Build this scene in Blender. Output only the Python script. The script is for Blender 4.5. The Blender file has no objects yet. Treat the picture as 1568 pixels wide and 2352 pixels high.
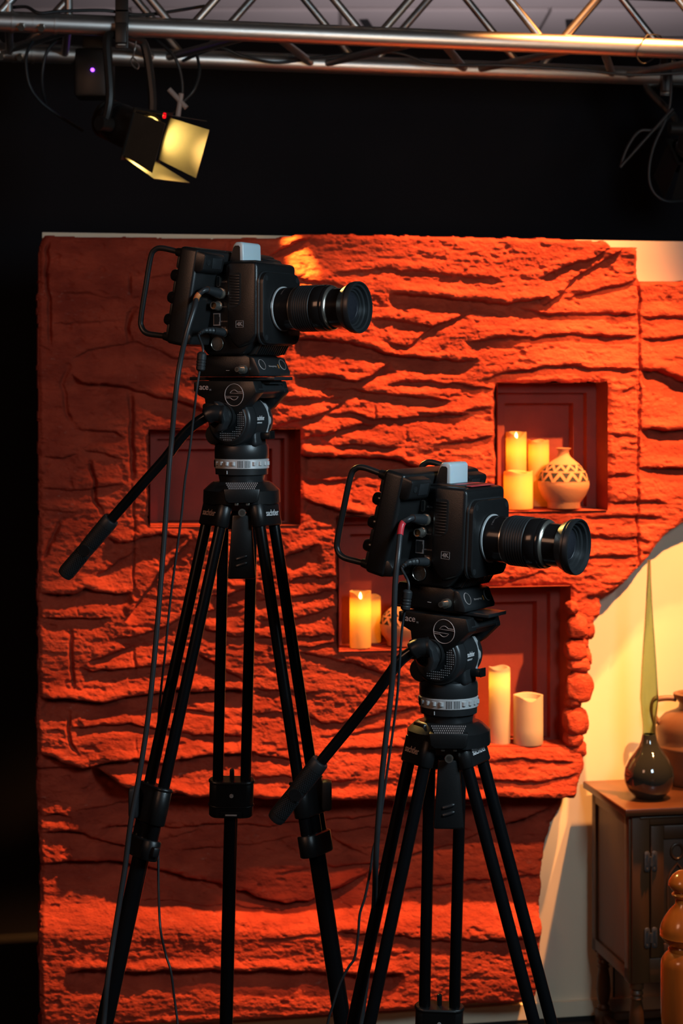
import bpy, bmesh, math, random, heapq
import numpy as np
from mathutils import Vector, Matrix, Euler

random.seed(7)
RNG = np.random.RandomState(11)
scene = bpy.context.scene
COL = scene.collection
PI = math.pi
F = 4300.0            # focal length in pixels of the 1568x2352 frame
CX, HY = 784.0, 870.0  # principal point column, horizon row
EYE = 1.706           # eye height

# ---------------------------------------------------------------- camera
cd = bpy.data.cameras.new('photo_camera')
cam = bpy.data.objects.new('photo_camera', cd)
COL.objects.link(cam)
cam.location = (0, 0, EYE)
cam.rotation_euler = (PI / 2, 0, 0)
cd.sensor_fit = 'VERTICAL'
cd.sensor_width = 24.0
cd.sensor_height = 36.0
cd.lens = F / 2352.0 * 36.0
cd.shift_y = -(1176.0 - HY) / 2352.0
cd.clip_start = 0.05
cd.dof.use_dof = True
cd.dof.focus_distance = 2.93
cd.dof.aperture_fstop = 9.0
scene.camera = cam

# ---------------------------------------------------------------- world, lights, exposure
w = bpy.data.worlds.new('studio_dark')
scene.world = w
w.use_nodes = True
w.node_tree.nodes['Background'].inputs[0].default_value = (0.55, 0.62, 0.75, 1)
w.node_tree.nodes['Background'].inputs[1].default_value = 0.004
scene.view_settings.view_transform = 'Standard'
scene.view_settings.look = 'None'
scene.view_settings.gamma = 1.0
scene.view_settings.use_curve_mapping = False
scene.view_settings.exposure = 0.0


def aim(o, target):
    d = Vector(target) - o.location
    o.rotation_euler = d.to_track_quat('-Z', 'Y').to_euler()


def spot(name, loc, target, power, color, size, blend, radius):
    l = bpy.data.lights.new(name, 'SPOT')
    l.energy = power; l.color = color; l.spot_size = math.radians(size)
    l.spot_blend = blend; l.shadow_soft_size = radius
    o = bpy.data.objects.new(name, l); COL.objects.link(o)
    o.location = loc; aim(o, target)
    return o


def area(name, loc, target, power, color, sx, sy):
    l = bpy.data.lights.new(name, 'AREA')
    l.shape = 'RECTANGLE'; l.size = sx; l.size_y = sy
    l.energy = power; l.color = color
    o = bpy.data.objects.new(name, l); COL.objects.link(o)
    o.location = loc; aim(o, target)
    return o


WARM = (1.0, 0.50, 0.17)
spot('key_spot', (1.75, 3.35, 3.25), (0.72, 4.96, 1.33), 1000, (1.0, 0.43, 0.125), 25, 0.85, 0.03)
spot('cabinet_spot', (1.25, 4.42, 3.1), (0.84, 4.84, 0.80), 300, (1.0, 0.43, 0.13), 17, 0.5, 0.03)  # added spot, brightens the cabinet top outside the key's cone
spot('rock_spot', (1.45, 4.30, 3.9), (0.10, 4.76, 1.02), 1650, (1.0, 0.38, 0.105), 33, 0.8, 0.03)
spot('base_spot', (0.75, 3.9, 2.9), (-0.10, 4.70, -0.04), 210, (1.0, 0.33, 0.10), 15, 0.6, 0.04)
spot('rim_spot', (-0.28, 4.50, 2.44), (-0.115, 4.75, 2.035), 330, (1.0, 0.55, 0.08), 8, 0.7, 0.01)
spot('chair_spot', (1.9, 2.6, 2.6), (0.74, 3.6, 0.68), 110, (1.0, 0.56, 0.22), 20, 0.5, 0.04)
area('cool_fill', (1.12, 1.85, 2.15), (0.1, 3.2, 1.45), 23, (0.64, 0.86, 1.0), 0.5, 0.5)
area('room_fill', (-1.5, 1.4, 2.5), (-0.3, 4.2, 1.4), 11, (1.0, 0.50, 0.30), 0.9, 0.7)
area('ceiling_wash', (0.6, 7.0, 2.2), (0.3, 8.6, 3.3), 24, (0.92, 0.80, 0.90), 1.6, 0.5)
spot('truss_spill', (1.0, 3.1, 1.9), (0.25, 4.8, 2.55), 26, (1.0, 0.62, 0.32), 50, 0.6, 0.10)


# ---------------------------------------------------------------- pixel helpers
def P(px, py, Y):
    return Vector(((px - CX) / F * Y, Y, EYE - (py - HY) / F * Y))


KW = 0.19
AW = math.atan(KW)
UW = Vector((math.cos(AW), math.sin(AW), 0))      # along the set wall, to the right
NW = Vector((math.sin(AW), -math.cos(AW), 0))     # out of the wall, to the viewer
YC = 4.87                                         # cream flat, on the axis
TH = 0.085                                        # nominal rock thickness
YR = YC - TH / math.cos(AW)                       # rock face plane


def wall_pt(px, py, y0=YR, out=0.0):
    Y = y0 / (1 - KW * (px - CX) / F)
    return P(px, py, Y) + NW * out


# ---------------------------------------------------------------- materials
def new_mat(name):
    m = bpy.data.materials.new(name); m.use_nodes = True
    nt = m.node_tree
    return m, nt, nt.nodes['Principled BSDF']


def setp(b, **k):
    names = {'color': 'Base Color', 'rough': 'Roughness', 'metal': 'Metallic', 'spec': 'Specular IOR Level',
             'trans': 'Transmission Weight', 'ior': 'IOR', 'coat': 'Coat Weight', 'emit': 'Emission Color',
             'emits': 'Emission Strength', 'sss': 'Subsurface Weight', 'alpha': 'Alpha'}
    for a, v in k.items():
        if a in ('color', 'emit') and len(v) == 3: v = (*v, 1)
        b.inputs[names[a]].default_value = v


def mat(name, color, rough=0.5, metal=0.0, var=0.15, scale=40.0, bump=0.0, bscale=300.0, stretch=None, **k):
    m, nt, b = new_mat(name)
    setp(b, rough=rough, metal=metal, **k)
    tc = nt.nodes.new('ShaderNodeTexCoord')
    mp = nt.nodes.new('ShaderNodeMapping')
    nt.links.new(tc.outputs['Object'], mp.inputs[0])
    if stretch: mp.inputs['Scale'].default_value = stretch
    nz = nt.nodes.new('ShaderNodeTexNoise')
    nz.inputs['Scale'].default_value = scale; nz.inputs['Detail'].default_value = 4
    nt.links.new(mp.outputs[0], nz.inputs['Vector'])
    mx = nt.nodes.new('ShaderNodeMix'); mx.data_type = 'RGBA'
    mx.inputs[6].default_value = (*[c * (1 - var) for c in color], 1)
    mx.inputs[7].default_value = (*[min(1, c * (1 + var)) for c in color], 1)
    nt.links.new(nz.outputs[0], mx.inputs[0])
    nt.links.new(mx.outputs[2], b.inputs['Base Color'])
    if bump:
        n2 = nt.nodes.new('ShaderNodeTexNoise'); n2.inputs['Scale'].default_value = bscale
        n2.inputs['Detail'].default_value = 3
        nt.links.new(mp.outputs[0], n2.inputs['Vector'])
        bp = nt.nodes.new('ShaderNodeBump'); bp.inputs['Strength'].default_value = bump
        bp.inputs['Distance'].default_value = 0.002
        nt.links.new(n2.outputs[0], bp.inputs['Height'])
        nt.links.new(bp.outputs[0], b.inputs['Normal'])
    return m


def emis(name, color, strength):
    m, nt, b = new_mat(name)
    setp(b, color=(0.02, 0.02, 0.02), emit=color, emits=strength)
    return m


def rock_mat():
    m, nt, b = new_mat('painted_rock')
    setp(b, rough=0.92, spec=0.15)
    N = nt.nodes.new; L = nt.links.new
    tc = N('ShaderNodeTexCoord')
    mp = N('ShaderNodeMapping'); mp.inputs['Scale'].default_value = (1, 1, 2.2)
    L(tc.outputs['Object'], mp.inputs[0])
    n1 = N('ShaderNodeTexNoise'); n1.inputs['Scale'].default_value = 7; n1.inputs['Detail'].default_value = 6
    n1.inputs['Roughness'].default_value = 0.65
    L(mp.outputs[0], n1.inputs['Vector'])
    cr = N('ShaderNodeValToRGB')
    e = cr.color_ramp.elements
    e[0].position = 0.34; e[0].color = (0.27, 0.034, 0.018, 1)
    e[1].position = 0.68; e[1].color = (0.50, 0.072, 0.034, 1)
    L(n1.outputs[0], cr.inputs[0])
    # dusty dry-brushed flecks
    n2 = N('ShaderNodeTexNoise'); n2.inputs['Scale'].default_value = 60; n2.inputs['Detail'].default_value = 8
    n2.inputs['Roughness'].default_value = 0.72
    L(mp.outputs[0], n2.inputs['Vector'])
    n3 = N('ShaderNodeTexNoise'); n3.inputs['Scale'].default_value = 11; n3.inputs['Detail'].default_value = 3
    L(mp.outputs[0], n3.inputs['Vector'])
    r2 = N('ShaderNodeMapRange'); r2.inputs[1].default_value = 0.57; r2.inputs[2].default_value = 0.72
    L(n2.outputs[0], r2.inputs[0])
    r3 = N('ShaderNodeMapRange'); r3.inputs[1].default_value = 0.48; r3.inputs[2].default_value = 0.66
    L(n3.outputs[0], r3.inputs[0])
    mu = N('ShaderNodeMath'); mu.operation = 'MULTIPLY'
    L(r2.outputs[0], mu.inputs[0]); L(r3.outputs[0], mu.inputs[1])
    mu2 = N('ShaderNodeMath'); mu2.operation = 'MULTIPLY'; mu2.inputs[1].default_value = 0.55
    L(mu.outputs[0], mu2.inputs[0])
    mx = N('ShaderNodeMix'); mx.data_type = 'RGBA'
    mx.inputs[7].default_value = (0.52, 0.24, 0.18, 1)
    L(mu2.outputs[0], mx.inputs[0]); L(cr.outputs[0], mx.inputs[6])
    L(mx.outputs[2], b.inputs['Base Color'])
    n4 = N('ShaderNodeTexNoise'); n4.inputs['Scale'].default_value = 130; n4.inputs['Detail'].default_value = 5
    n4.inputs['Roughness'].default_value = 0.6
    L(mp.outputs[0], n4.inputs['Vector'])
    bp = N('ShaderNodeBump'); bp.inputs['Strength'].default_value = 0.75; bp.inputs['Distance'].default_value = 0.006
    L(n4.outputs[0], bp.inputs['Height']); L(bp.outputs[0], b.inputs['Normal'])
    return m


def wax_mat(name, color, transl):
    m = bpy.data.materials.new(name); m.use_nodes = True
    nt = m.node_tree; nt.nodes.clear()
    N = nt.nodes.new; L = nt.links.new
    out = N('ShaderNodeOutputMaterial')
    d = N('ShaderNodeBsdfPrincipled'); d.inputs['Base Color'].default_value = (*color, 1)
    d.inputs['Roughness'].default_value = 0.45
    t = N('ShaderNodeBsdfTranslucent'); t.inputs[0].default_value = (color[0], color[1] * 0.86, color[2] * 0.30, 1)
    nz = N('ShaderNodeTexNoise'); nz.inputs['Scale'].default_value = 30
    tc = N('ShaderNodeTexCoord'); L(tc.outputs['Object'], nz.inputs['Vector'])
    mr = N('ShaderNodeMapRange'); mr.inputs[3].default_value = transl - 0.05; mr.inputs[4].default_value = transl + 0.05
    L(nz.outputs[0], mr.inputs[0])
    ms = N('ShaderNodeMixShader'); L(mr.outputs[0], ms.inputs[0])
    L(d.outputs[0], ms.inputs[1]); L(t.outputs[0], ms.inputs[2]); L(ms.outputs[0], out.inputs[0])
    return m


def wood_mat(name, c0, c1, rough, coat, scale, stretch):
    m, nt, b = new_mat(name)
    setp(b, rough=rough, coat=coat)
    b.inputs['Coat Roughness'].default_value = 0.12
    N = nt.nodes.new; L = nt.links.new
    tc = N('ShaderNodeTexCoord'); mp = N('ShaderNodeMapping'); mp.inputs['Scale'].default_value = stretch
    L(tc.outputs['Object'], mp.inputs[0])
    nz = N('ShaderNodeTexNoise'); nz.inputs['Scale'].default_value = scale; nz.inputs['Detail'].default_value = 6
    nz.inputs['Distortion'].default_value = 0.6
    L(mp.outputs[0], nz.inputs['Vector'])
    cr = N('ShaderNodeValToRGB'); e = cr.color_ramp.elements
    e[0].position = 0.3; e[0].color = (*c0, 1); e[1].position = 0.7; e[1].color = (*c1, 1)
    L(nz.outputs[0], cr.inputs[0]); L(cr.outputs[0], b.inputs['Base Color'])
    bp = N('ShaderNodeBump'); bp.inputs['Strength'].default_value = 0.15; bp.inputs['Distance'].default_value = 0.002
    L(nz.outputs[0], bp.inputs['Height']); L(bp.outputs[0], b.inputs['Normal'])
    return m


MT = {
    'rock': rock_mat(),
    'niche': mat('niche_paint', (0.27, 0.034, 0.018), 0.75, var=0.35, scale=14, bump=0.3, bscale=90),
    'cream': mat('cream_paint', (0.80, 0.67, 0.48), 0.7, var=0.05, scale=6, bump=0.08, bscale=60),
    'black_wall': mat('black_drape', (0.0150, 0.0142, 0.0175), 0.95, var=0.25, scale=3, spec=0.1),
    'floor': mat('dark_floor', (0.009, 0.008, 0.008), 0.7, var=0.4, scale=5),
    'ceiling': mat('ceiling_board', (0.36, 0.32, 0.30), 0.85, var=0.1, scale=2),
    'steel': mat('grid_steel', (0.42, 0.41, 0.40), 0.5, 0.7, var=0.15, scale=12),
    'alu': mat('truss_aluminium', (0.62, 0.58, 0.55), 0.42, 1.0, var=0.12, scale=25, bump=0.05, bscale=200, stretch=(1, 8, 8)),
    'plastic': mat('black_plastic', (0.0095, 0.0098, 0.0102), 0.36, var=0.2, scale=60, bump=0.10, bscale=900),
    'satin': mat('black_satin_metal', (0.018, 0.0195, 0.021), 0.36, var=0.2, scale=40, bump=0.05, bscale=700),
    'tube': mat('black_anodised_tube', (0.007, 0.007, 0.008), 0.22, 0.2, var=0.2, scale=30),
    'rubber': mat('black_rubber', (0.017, 0.019, 0.021), 0.5, var=0.2, scale=60),
    'gloss': mat('gloss_black', (0.010, 0.009, 0.009), 0.16, var=0.2, scale=60),
    'dark': mat('black_recess', (0.004, 0.004, 0.004), 0.8, var=0.2),
    'silver': mat('silver_anodised', (0.60, 0.60, 0.60), 0.36, 0.30, var=0.06, scale=60),
    'chrome': mat('bright_nickel', (0.66, 0.60, 0.52), 0.24, 0.92, var=0.06, scale=60),
    'brass': mat('bnc_bronze', (0.42, 0.22, 0.10), 0.3, 1.0, var=0.1),
    'white_print': mat('white_print', (0.75, 0.72, 0.72), 0.6, var=0.05),
    'grey_print': mat('grey_print', (0.32, 0.28, 0.27), 0.6, var=0.05),
    'rose_print': mat('rose_grey_print', (0.55, 0.40, 0.36), 0.6, var=0.05),
    'orange_print': mat('orange_print', (0.80, 0.30, 0.05), 0.6, var=0.05),
    'tally': mat('tally_diffuser', (0.52, 0.62, 0.66), 0.28, var=0.03, sss=0.2),
    'orange_tape': mat('orange_tape', (0.62, 0.20, 0.06), 0.5, var=0.08),
    'red_tape': mat('red_tape', (0.62, 0.035, 0.05), 0.35, var=0.08),
    'sticker': mat('red_sticker', (0.55, 0.05, 0.06), 0.5, var=0.08),
    'cable': mat('grey_black_cable', (0.028, 0.030, 0.033), 0.38, var=0.15, scale=80),
    'terracotta': mat('terracotta', (0.42, 0.17, 0.08), 0.8, var=0.12, scale=25, bump=0.2, bscale=200),
    'clay': mat('brown_clay', (0.17, 0.070, 0.030), 0.45, var=0.3, scale=18, bump=0.2, bscale=90),
    'walnut': wood_mat('dark_oak', (0.045, 0.016, 0.005), (0.11, 0.042, 0.012), 0.46, 0.12, 9, (1, 1, 0.16)),
    'walnut_top': wood_mat('dark_oak_top', (0.085, 0.028, 0.010), (0.18, 0.062, 0.022), 0.36, 0.2, 9, (0.16, 1, 1)),
    'honey': wood_mat('honey_varnish', (0.26, 0.050, 0.006), (0.48, 0.115, 0.014), 0.22, 0.8, 14, (1, 1, 0.2)),
    'iron': mat('aged_iron', (0.16, 0.14, 0.13), 0.45, 0.7, var=0.3, scale=60, bump=0.3, bscale=120),
    'bulb_glass': mat('smoky_glass', (0.030, 0.030, 0.024), 0.06, var=0.15, scale=10, coat=1.0),
    'lamp_body': mat('lamp_black_paint', (0.016, 0.013, 0.011), 0.45, var=0.2, scale=30),
    'door_steel': mat('barn_door_lit', (0.07, 0.060, 0.045), 0.45, 0.2, var=0.2, scale=30),  # paler than the unlit lamp's doors: extra brightness put into the paint
    'tagwhite': mat('white_tag', (0.62, 0.60, 0.55), 0.6, var=0.08),
    'duct': mat('grey_gaffer', (0.30, 0.24, 0.22), 0.6, var=0.1),
    'wire': mat('steel_wire', (0.45, 0.42, 0.40), 0.35, 0.9, var=0.1),
    'flame': emis('led_flame', (1.0, 0.72, 0.22), 9.0),
    'lamp_glow': emis('lamp_lens_glow', (1.0, 0.66, 0.16), 60.0),
    'violet_led': emis('violet_led', (0.22, 0.04, 1.0), 9.0),
    'red_led': emis('red_led', (1.0, 0.0, 0.01), 1.2),
    'wax': wax_mat('warm_wax', (0.80, 0.53, 0.20), 0.42),
    'wax_pale': wax_mat('ivory_wax', (0.66, 0.55, 0.42), 0.35),
}
gm, gnt, gb = new_mat('olive_glass')
setp(gb, color=(0.60, 0.72, 0.52), rough=0.04, trans=1.0, ior=1.35)
gz = gnt.nodes.new('ShaderNodeTexNoise'); gz.inputs['Scale'].default_value = 6
gmx = gnt.nodes.new('ShaderNodeMix'); gmx.data_type = 'RGBA'
gmx.inputs[6].default_value = (0.50, 0.66, 0.50, 1); gmx.inputs[7].default_value = (0.60, 0.74, 0.58, 1)
gnt.links.new(gz.outputs[0], gmx.inputs[0]); gnt.links.new(gmx.outputs[2], gb.inputs['Base Color'])
MT['glass'] = gm
lm, lnt, lb = new_mat('coated_lens_glass')
setp(lb, color=(0.020, 0.022, 0.030), rough=0.03, coat=1.0, spec=1.0)
lz = lnt.nodes.new('ShaderNodeTexNoise'); lz.inputs['Scale'].default_value = 20
lmx = lnt.nodes.new('ShaderNodeMix'); lmx.data_type = 'RGBA'
lmx.inputs[6].default_value = (0.012, 0.014, 0.022, 1); lmx.inputs[7].default_value = (0.03, 0.03, 0.034, 1)
lnt.links.new(lz.outputs[0], lmx.inputs[0]); lnt.links.new(lmx.outputs[2], lb.inputs['Base Color'])
MT['lens'] = lm


# ---------------------------------------------------------------- mesh helpers
class MB:
    def __init__(s): s.v = []; s.f = []

    def add(s, vf, m=None):
        v, f = vf; o = len(s.v)
        s.v += [tuple(m @ Vector(p)) for p in v] if m is not None else [tuple(p) for p in v]
        s.f += [tuple(i + o for i in q) for q in f]
        return s

    def box(s, x0, x1, y0, y1, z0, z1, r=0.0, m=None, seg=2):
        return s.add(box_vf(x0, x1, y0, y1, z0, z1, r, seg), m)

    def cyl(s, p0, p1, r0, r1=None, n=24): return s.add(tube_vf([p0, p1], [r0, r0 if r1 is None else r1], n))

    def tube(s, pts, r, n=12): return s.add(tube_vf(pts, r, n))

    def lathe(s, prof, n=32, m=None): return s.add(lathe_vf(prof, n), m)

    def prism(s, poly, a, b, r=0.0, m=None, seg=2): return s.add(prism_vf(poly, a, b, r, seg), m)

    def build(s, name, material, parent=None, smooth=40, loc=None, rot=None):
        me = bpy.data.meshes.new(name)
        me.from_pydata(s.v, [], s.f); me.update()
        return link_mesh(name, me, material, parent, smooth, loc, rot)


def link_mesh(name, me, material, parent=None, smooth=40, loc=None, rot=None):
    if smooth:
        me.shade_smooth()
        me.set_sharp_from_angle(angle=math.radians(smooth))
    me.materials.append(MT[material] if isinstance(material, str) else material)
    o = bpy.data.objects.new(name, me); COL.objects.link(o)
    if parent is not None: o.parent = parent
    if loc is not None: o.location = loc
    if rot is not None: o.rotation_euler = rot
    return o


def bm_out(bm):
    bmesh.ops.recalc_face_normals(bm, faces=bm.faces)
    bm.verts.index_update()
    vf = ([tuple(v.co) for v in bm.verts], [tuple(v.index for v in f.verts) for f in bm.faces])
    bm.free()
    return vf


def box_vf(x0, x1, y0, y1, z0, z1, r=0.0, seg=2):
    bm = bmesh.new()
    bmesh.ops.create_cube(bm, size=1.0)
    for v in bm.verts:
        v.co = Vector((x0 + (v.co.x + .5) * (x1 - x0), y0 + (v.co.y + .5) * (y1 - y0), z0 + (v.co.z + .5) * (z1 - z0)))
    if r: bmesh.ops.bevel(bm, geom=bm.edges[:], offset=r, segments=seg, affect='EDGES', profile=0.5)
    return bm_out(bm)


def prism_vf(poly, a, b, r=0.0, seg=2):
    """2-D outline in XZ, extruded along Y from a to b"""
    bm = bmesh.new()
    v0 = [bm.verts.new((x, a, z)) for x, z in poly]
    v1 = [bm.verts.new((x, b, z)) for x, z in poly]
    n = len(poly)
    bm.faces.new(v0); bm.faces.new(v1[::-1])
    for i in range(n): bm.faces.new((v0[i], v1[i], v1[(i + 1) % n], v0[(i + 1) % n]))
    bmesh.ops.recalc_face_normals(bm, faces=bm.faces)
    if r: bmesh.ops.bevel(bm, geom=bm.edges[:], offset=r, segments=seg, affect='EDGES', profile=0.5)
    return bm_out(bm)


def tube_vf(pts, r, n=12):
    pts = [Vector(p) for p in pts]
    rs = r if isinstance(r, (list, tuple)) else [r] * len(pts)
    v, f = [], []
    t = (pts[1] - pts[0]).normalized()
    a = t.orthogonal().normalized()
    for i, p in enumerate(pts):
        if i == 0: d = pts[1] - pts[0]
        elif i == len(pts) - 1: d = pts[-1] - pts[-2]
        else: d = (pts[i + 1] - pts[i]).normalized() + (pts[i] - pts[i - 1]).normalized()
        d = d.normalized()
        a = (a - d * a.dot(d))
        a = a.normalized() if a.length > 1e-6 else d.orthogonal().normalized()
        b = d.cross(a)
        for k in range(n):
            an = 2 * PI * k / n
            v.append(p + (a * math.cos(an) + b * math.sin(an)) * rs[i])
    m = len(pts)
    for i in range(m - 1):
        for k in range(n):
            q = (k + 1) % n
            f.append((i * n + k, i * n + q, (i + 1) * n + q, (i + 1) * n + k))
    f.append(tuple(range(n))[::-1]); f.append(tuple((m - 1) * n + k for k in range(n)))
    return v, f


def lathe_vf(prof, n=32):
    """profile of (radius, height), turned about Z"""
    v, f = [], []
    for r, h in prof:
        for k in range(n):
            a = 2 * PI * k / n
            v.append((r * math.cos(a), r * math.sin(a), h))
    m = len(prof)
    for i in range(m - 1):
        for k in range(n):
            q = (k + 1) % n
            f.append((i * n + k, i * n + q, (i + 1) * n + q, (i + 1) * n + k))
    if prof[0][0] > 1e-6: f.append(tuple(range(n))[::-1])
    if prof[-1][0] > 1e-6: f.append(tuple((m - 1) * n + k for k in range(n)))
    return v, f


def smooth_path(pts, per=8):
    pts = [Vector(p) for p in pts]
    out = []
    for i in range(len(pts) - 1):
        p0 = pts[max(i - 1, 0)]; p1 = pts[i]; p2 = pts[i + 1]; p3 = pts[min(i + 2, len(pts) - 1)]
        for k in range(per):
            t = k / per
            out.append(0.5 * ((2 * p1) + (p2 - p0) * t + (2 * p0 - 5 * p1 + 4 * p2 - p3) * t * t + (3 * p1 - p0 - 3 * p2 + p3) * t ** 3))
    out.append(pts[-1])
    return out


def rrect(x0, x1, z0, z1, r, n=5):
    o = []
    for cx, cz, a0 in ((x1 - r, z1 - r, 0), (x0 + r, z1 - r, 90), (x0 + r, z0 + r, 180), (x1 - r, z0 + r, 270)):
        for k in range(n + 1):
            a = math.radians(a0 + 90 * k / n)
            o.append((cx + r * math.cos(a), cz + r * math.sin(a)))
    return o


AXX = Matrix.Rotation(PI / 2, 4, 'Y')      # lathe axis Z -> +X
AXY = Matrix.Rotation(-PI / 2, 4, 'X')     # lathe axis Z -> +Y
T = Matrix.Translation


def text_vf(body, size, sx=1.0, bold=0.0, ext=0.0002, align='CENTER'):
    cu = bpy.data.curves.new('lettering', 'FONT')
    cu.body = body; cu.size = size; cu.align_x = align; cu.align_y = 'CENTER'
    cu.offset = bold * size; cu.extrude = ext; cu.resolution_u = 3
    ob = bpy.data.objects.new('lettering_tmp', cu); COL.objects.link(ob)
    dg = bpy.context.evaluated_depsgraph_get()
    me = bpy.data.meshes.new_from_object(ob.evaluated_get(dg))
    vf = ([(v.co.x * sx, v.co.y, v.co.z) for v in me.vertices], [tuple(p.vertices) for p in me.polygons])
    bpy.data.objects.remove(ob); bpy.data.curves.remove(cu); bpy.data.meshes.remove(me)
    return vf


SIDE = Matrix.Rotation(PI / 2, 4, 'X')     # text plane XY -> XZ, facing -Y


def tag(o, label=None, cat=None, group=None, kind=None):
    if label: o['label'] = label
    if cat: o['category'] = cat
    if group: o['group'] = group
    if kind: o['kind'] = kind
    return o


def thing(name, label, cat, loc=(0, 0, 0), rot=(0, 0, 0), group=None):
    o = bpy.data.objects.new(name, None); COL.objects.link(o)
    o.empty_display_size = 0.05
    o.location = loc; o.rotation_euler = rot
    return tag(o, label, cat, group)


# ================================================================= THE SETTING
fl = MB().box(-6, 6, -3, 12, -0.05, 0.0).build('floor', 'floor', smooth=0); tag(fl, kind='structure')

# black drape wall behind the set, parallel to it
YB = 5.95
m = MB()
ztop = 2.775


def plan(u, y0, out=0.0):
    return Vector((0, y0, 0)) + UW * u + NW * out


a0, a1 = plan(-5.2, YB), plan(5.2, YB)
b0, b1 = a0 - NW * 0.04, a1 - NW * 0.04
m.add(([(a0.x, a0.y, 0), (a1.x, a1.y, 0), (a1.x, a1.y, ztop), (a0.x, a0.y, ztop),
        (b0.x, b0.y, 0), (b1.x, b1.y, 0), (b1.x, b1.y, ztop), (b0.x, b0.y, ztop)],
       [(0, 1, 2, 3), (5, 4, 7, 6), (3, 2, 6, 7), (1, 5, 6, 2), (4, 0, 3, 7)]))
tag(m.build('wall_back', 'black_wall', smooth=0), kind='structure')

# ceiling high behind the truss with panel joints, a perforated steel channel and slots
ce = MB().box(-5, 5, 6.2, 11.5, 3.30, 3.36).build('ceiling', 'ceiling', smooth=0); tag(ce, kind='structure')
for i, x in enumerate(np.arange(-2.7, 3.0, 0.9)):
    MB().box(x, x + 0.885, 8.02, 8.86, 3.280, 3.30, 0.003).build('ceiling_panel', 'ceiling', ce)
    MB().box(x + 0.25, x + 1.135, 8.875, 9.9, 3.280, 3.30, 0.003).build('ceiling_panel', 'ceiling', ce)
m = MB().box(-4.5, 4.5, 8.62, 8.66, 3.20, 3.262).box(-4.5, 4.5, 8.60, 8.74, 3.262, 3.270)
tr1 = m.build('trim_1', 'steel', smooth=0); tag(tr1, kind='structure')
for x in np.arange(-4.2, 4.3, 0.14):
    MB().cyl((x, 8.617, 3.232), (x, 8.6205, 3.232), 0.008, n=10).build('channel_hole', 'dark', tr1)  # solid dark discs, painted shade for the channel's perforations
for x in (-0.75, 0.12, 1.02, 1.75):
    q = T((x, 8.35, 3.279)) @ Matrix.Rotation(math.radians(-8), 4, 'Z')
    MB().box(-0.018, 0.018, -0.16, 0.10, -0.006, 0.0, m=q).build('vent_slot', 'dark', ce, smooth=0)
m = MB().box(-5, 5, 11.4, 11.5, 0, 3.3)
tag(m.build('wall_far', 'ceiling', smooth=0), kind='structure')

# cream flat: full panel pierced by the four niches
NICHES = [(1142, 880, 1395, 1172), (778, 1188, 985, 1491), (1072, 1350, 1310, 1713), (345, 987, 690, 1206)]


def uz(px, py, y0=YR):
    p = wall_pt(px, py, y0)
    return p.dot(UW), p.z


OW = Vector((0, YR, 0))
OU = OW.dot(UW)


def wp(u, z, out):
    """point on the set wall: u along it, z up, out of the rock plane towards the viewer"""
    return OW + UW * (u - OU) + NW * out + Vector((0, 0, z))


NR = []
for x0, y0, x1, y1 in NICHES:
    ua, za = uz(x0, y0); ub, zb = uz(x1, y1)
    NR.append((ua, ub, zb, za))
uL = uz(97, 560, YC)[0]; uR = uz(1990, 900)[0]
zt = 2.076
us = sorted({uL, uR, *[r[0] - .004 for r in NR], *[r[1] + .004 for r in NR]})
zs = sorted({0.0, zt, *[r[2] - .004 for r in NR], *[r[3] + .004 for r in NR]})
m = MB()
for i in range(len(us) - 1):
    for j in range(len(zs) - 1):
        uc, zc = (us[i] + us[i + 1]) / 2, (zs[j] + zs[j + 1]) / 2
        if any(r[0] < uc < r[1] and r[2] < zc < r[3] for r in NR): continue
        q = [wp(us[i], zs[j], -TH), wp(us[i + 1], zs[j], -TH), wp(us[i + 1], zs[j + 1], -TH), wp(us[i], zs[j + 1], -TH)]
        q += [p - NW * 0.018 for p in q]
        m.add((q, [(0, 1, 2, 3), (7, 6, 5, 4), (0, 4, 5, 1), (1, 5, 6, 2), (2, 6, 7, 3), (3, 7, 4, 0)]))
wr = m.build('wall_right', 'cream', smooth=0); tag(wr, kind='structure')
m = MB()
q = lambda u0, u1, z0, z1, o0, o1: ([wp(u0, z0, o1), wp(u1, z0, o1), wp(u1, z1, o1), wp(u0, z1, o1), wp(u0, z0, o0), wp(u1, z0, o0), wp(u1, z1, o0), wp(u0, z1, o0)],
                                   [(0, 1, 2, 3), (7, 6, 5, 4), (0, 4, 5, 1), (1, 5, 6, 2), (2, 6, 7, 3), (3, 7, 4, 0)])
bbm = MB().add(q(uL, uR, 0.012, 0.052, -TH, -TH + 0.014)).build('baseboard_right', 'cream', smooth=0)
tag(bbm, kind='structure')
bk = MB().add(q(uL, uR, 0.0, 0.012, -TH, -TH + 0.012)).build('shadow_gap', 'dark', bbm, smooth=0)
# joint line in the flat behind the cabinet
ju = uz(1409, 2200, YC)[0]
MB().add(q(ju - .002, ju + .002, 0.052, 0.62, -TH - .001, -TH + 0.0015)).build('panel_joint', 'dark', wr, smooth=0)

# ================================================================= ROCK RELIEF
ST = 2.3
gx = np.arange(66, 1806, ST); gy = np.arange(524, 2384, ST)
NX, NY = len(gx), len(gy)
GX, GY = np.meshgrid(gx, gy)

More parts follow.
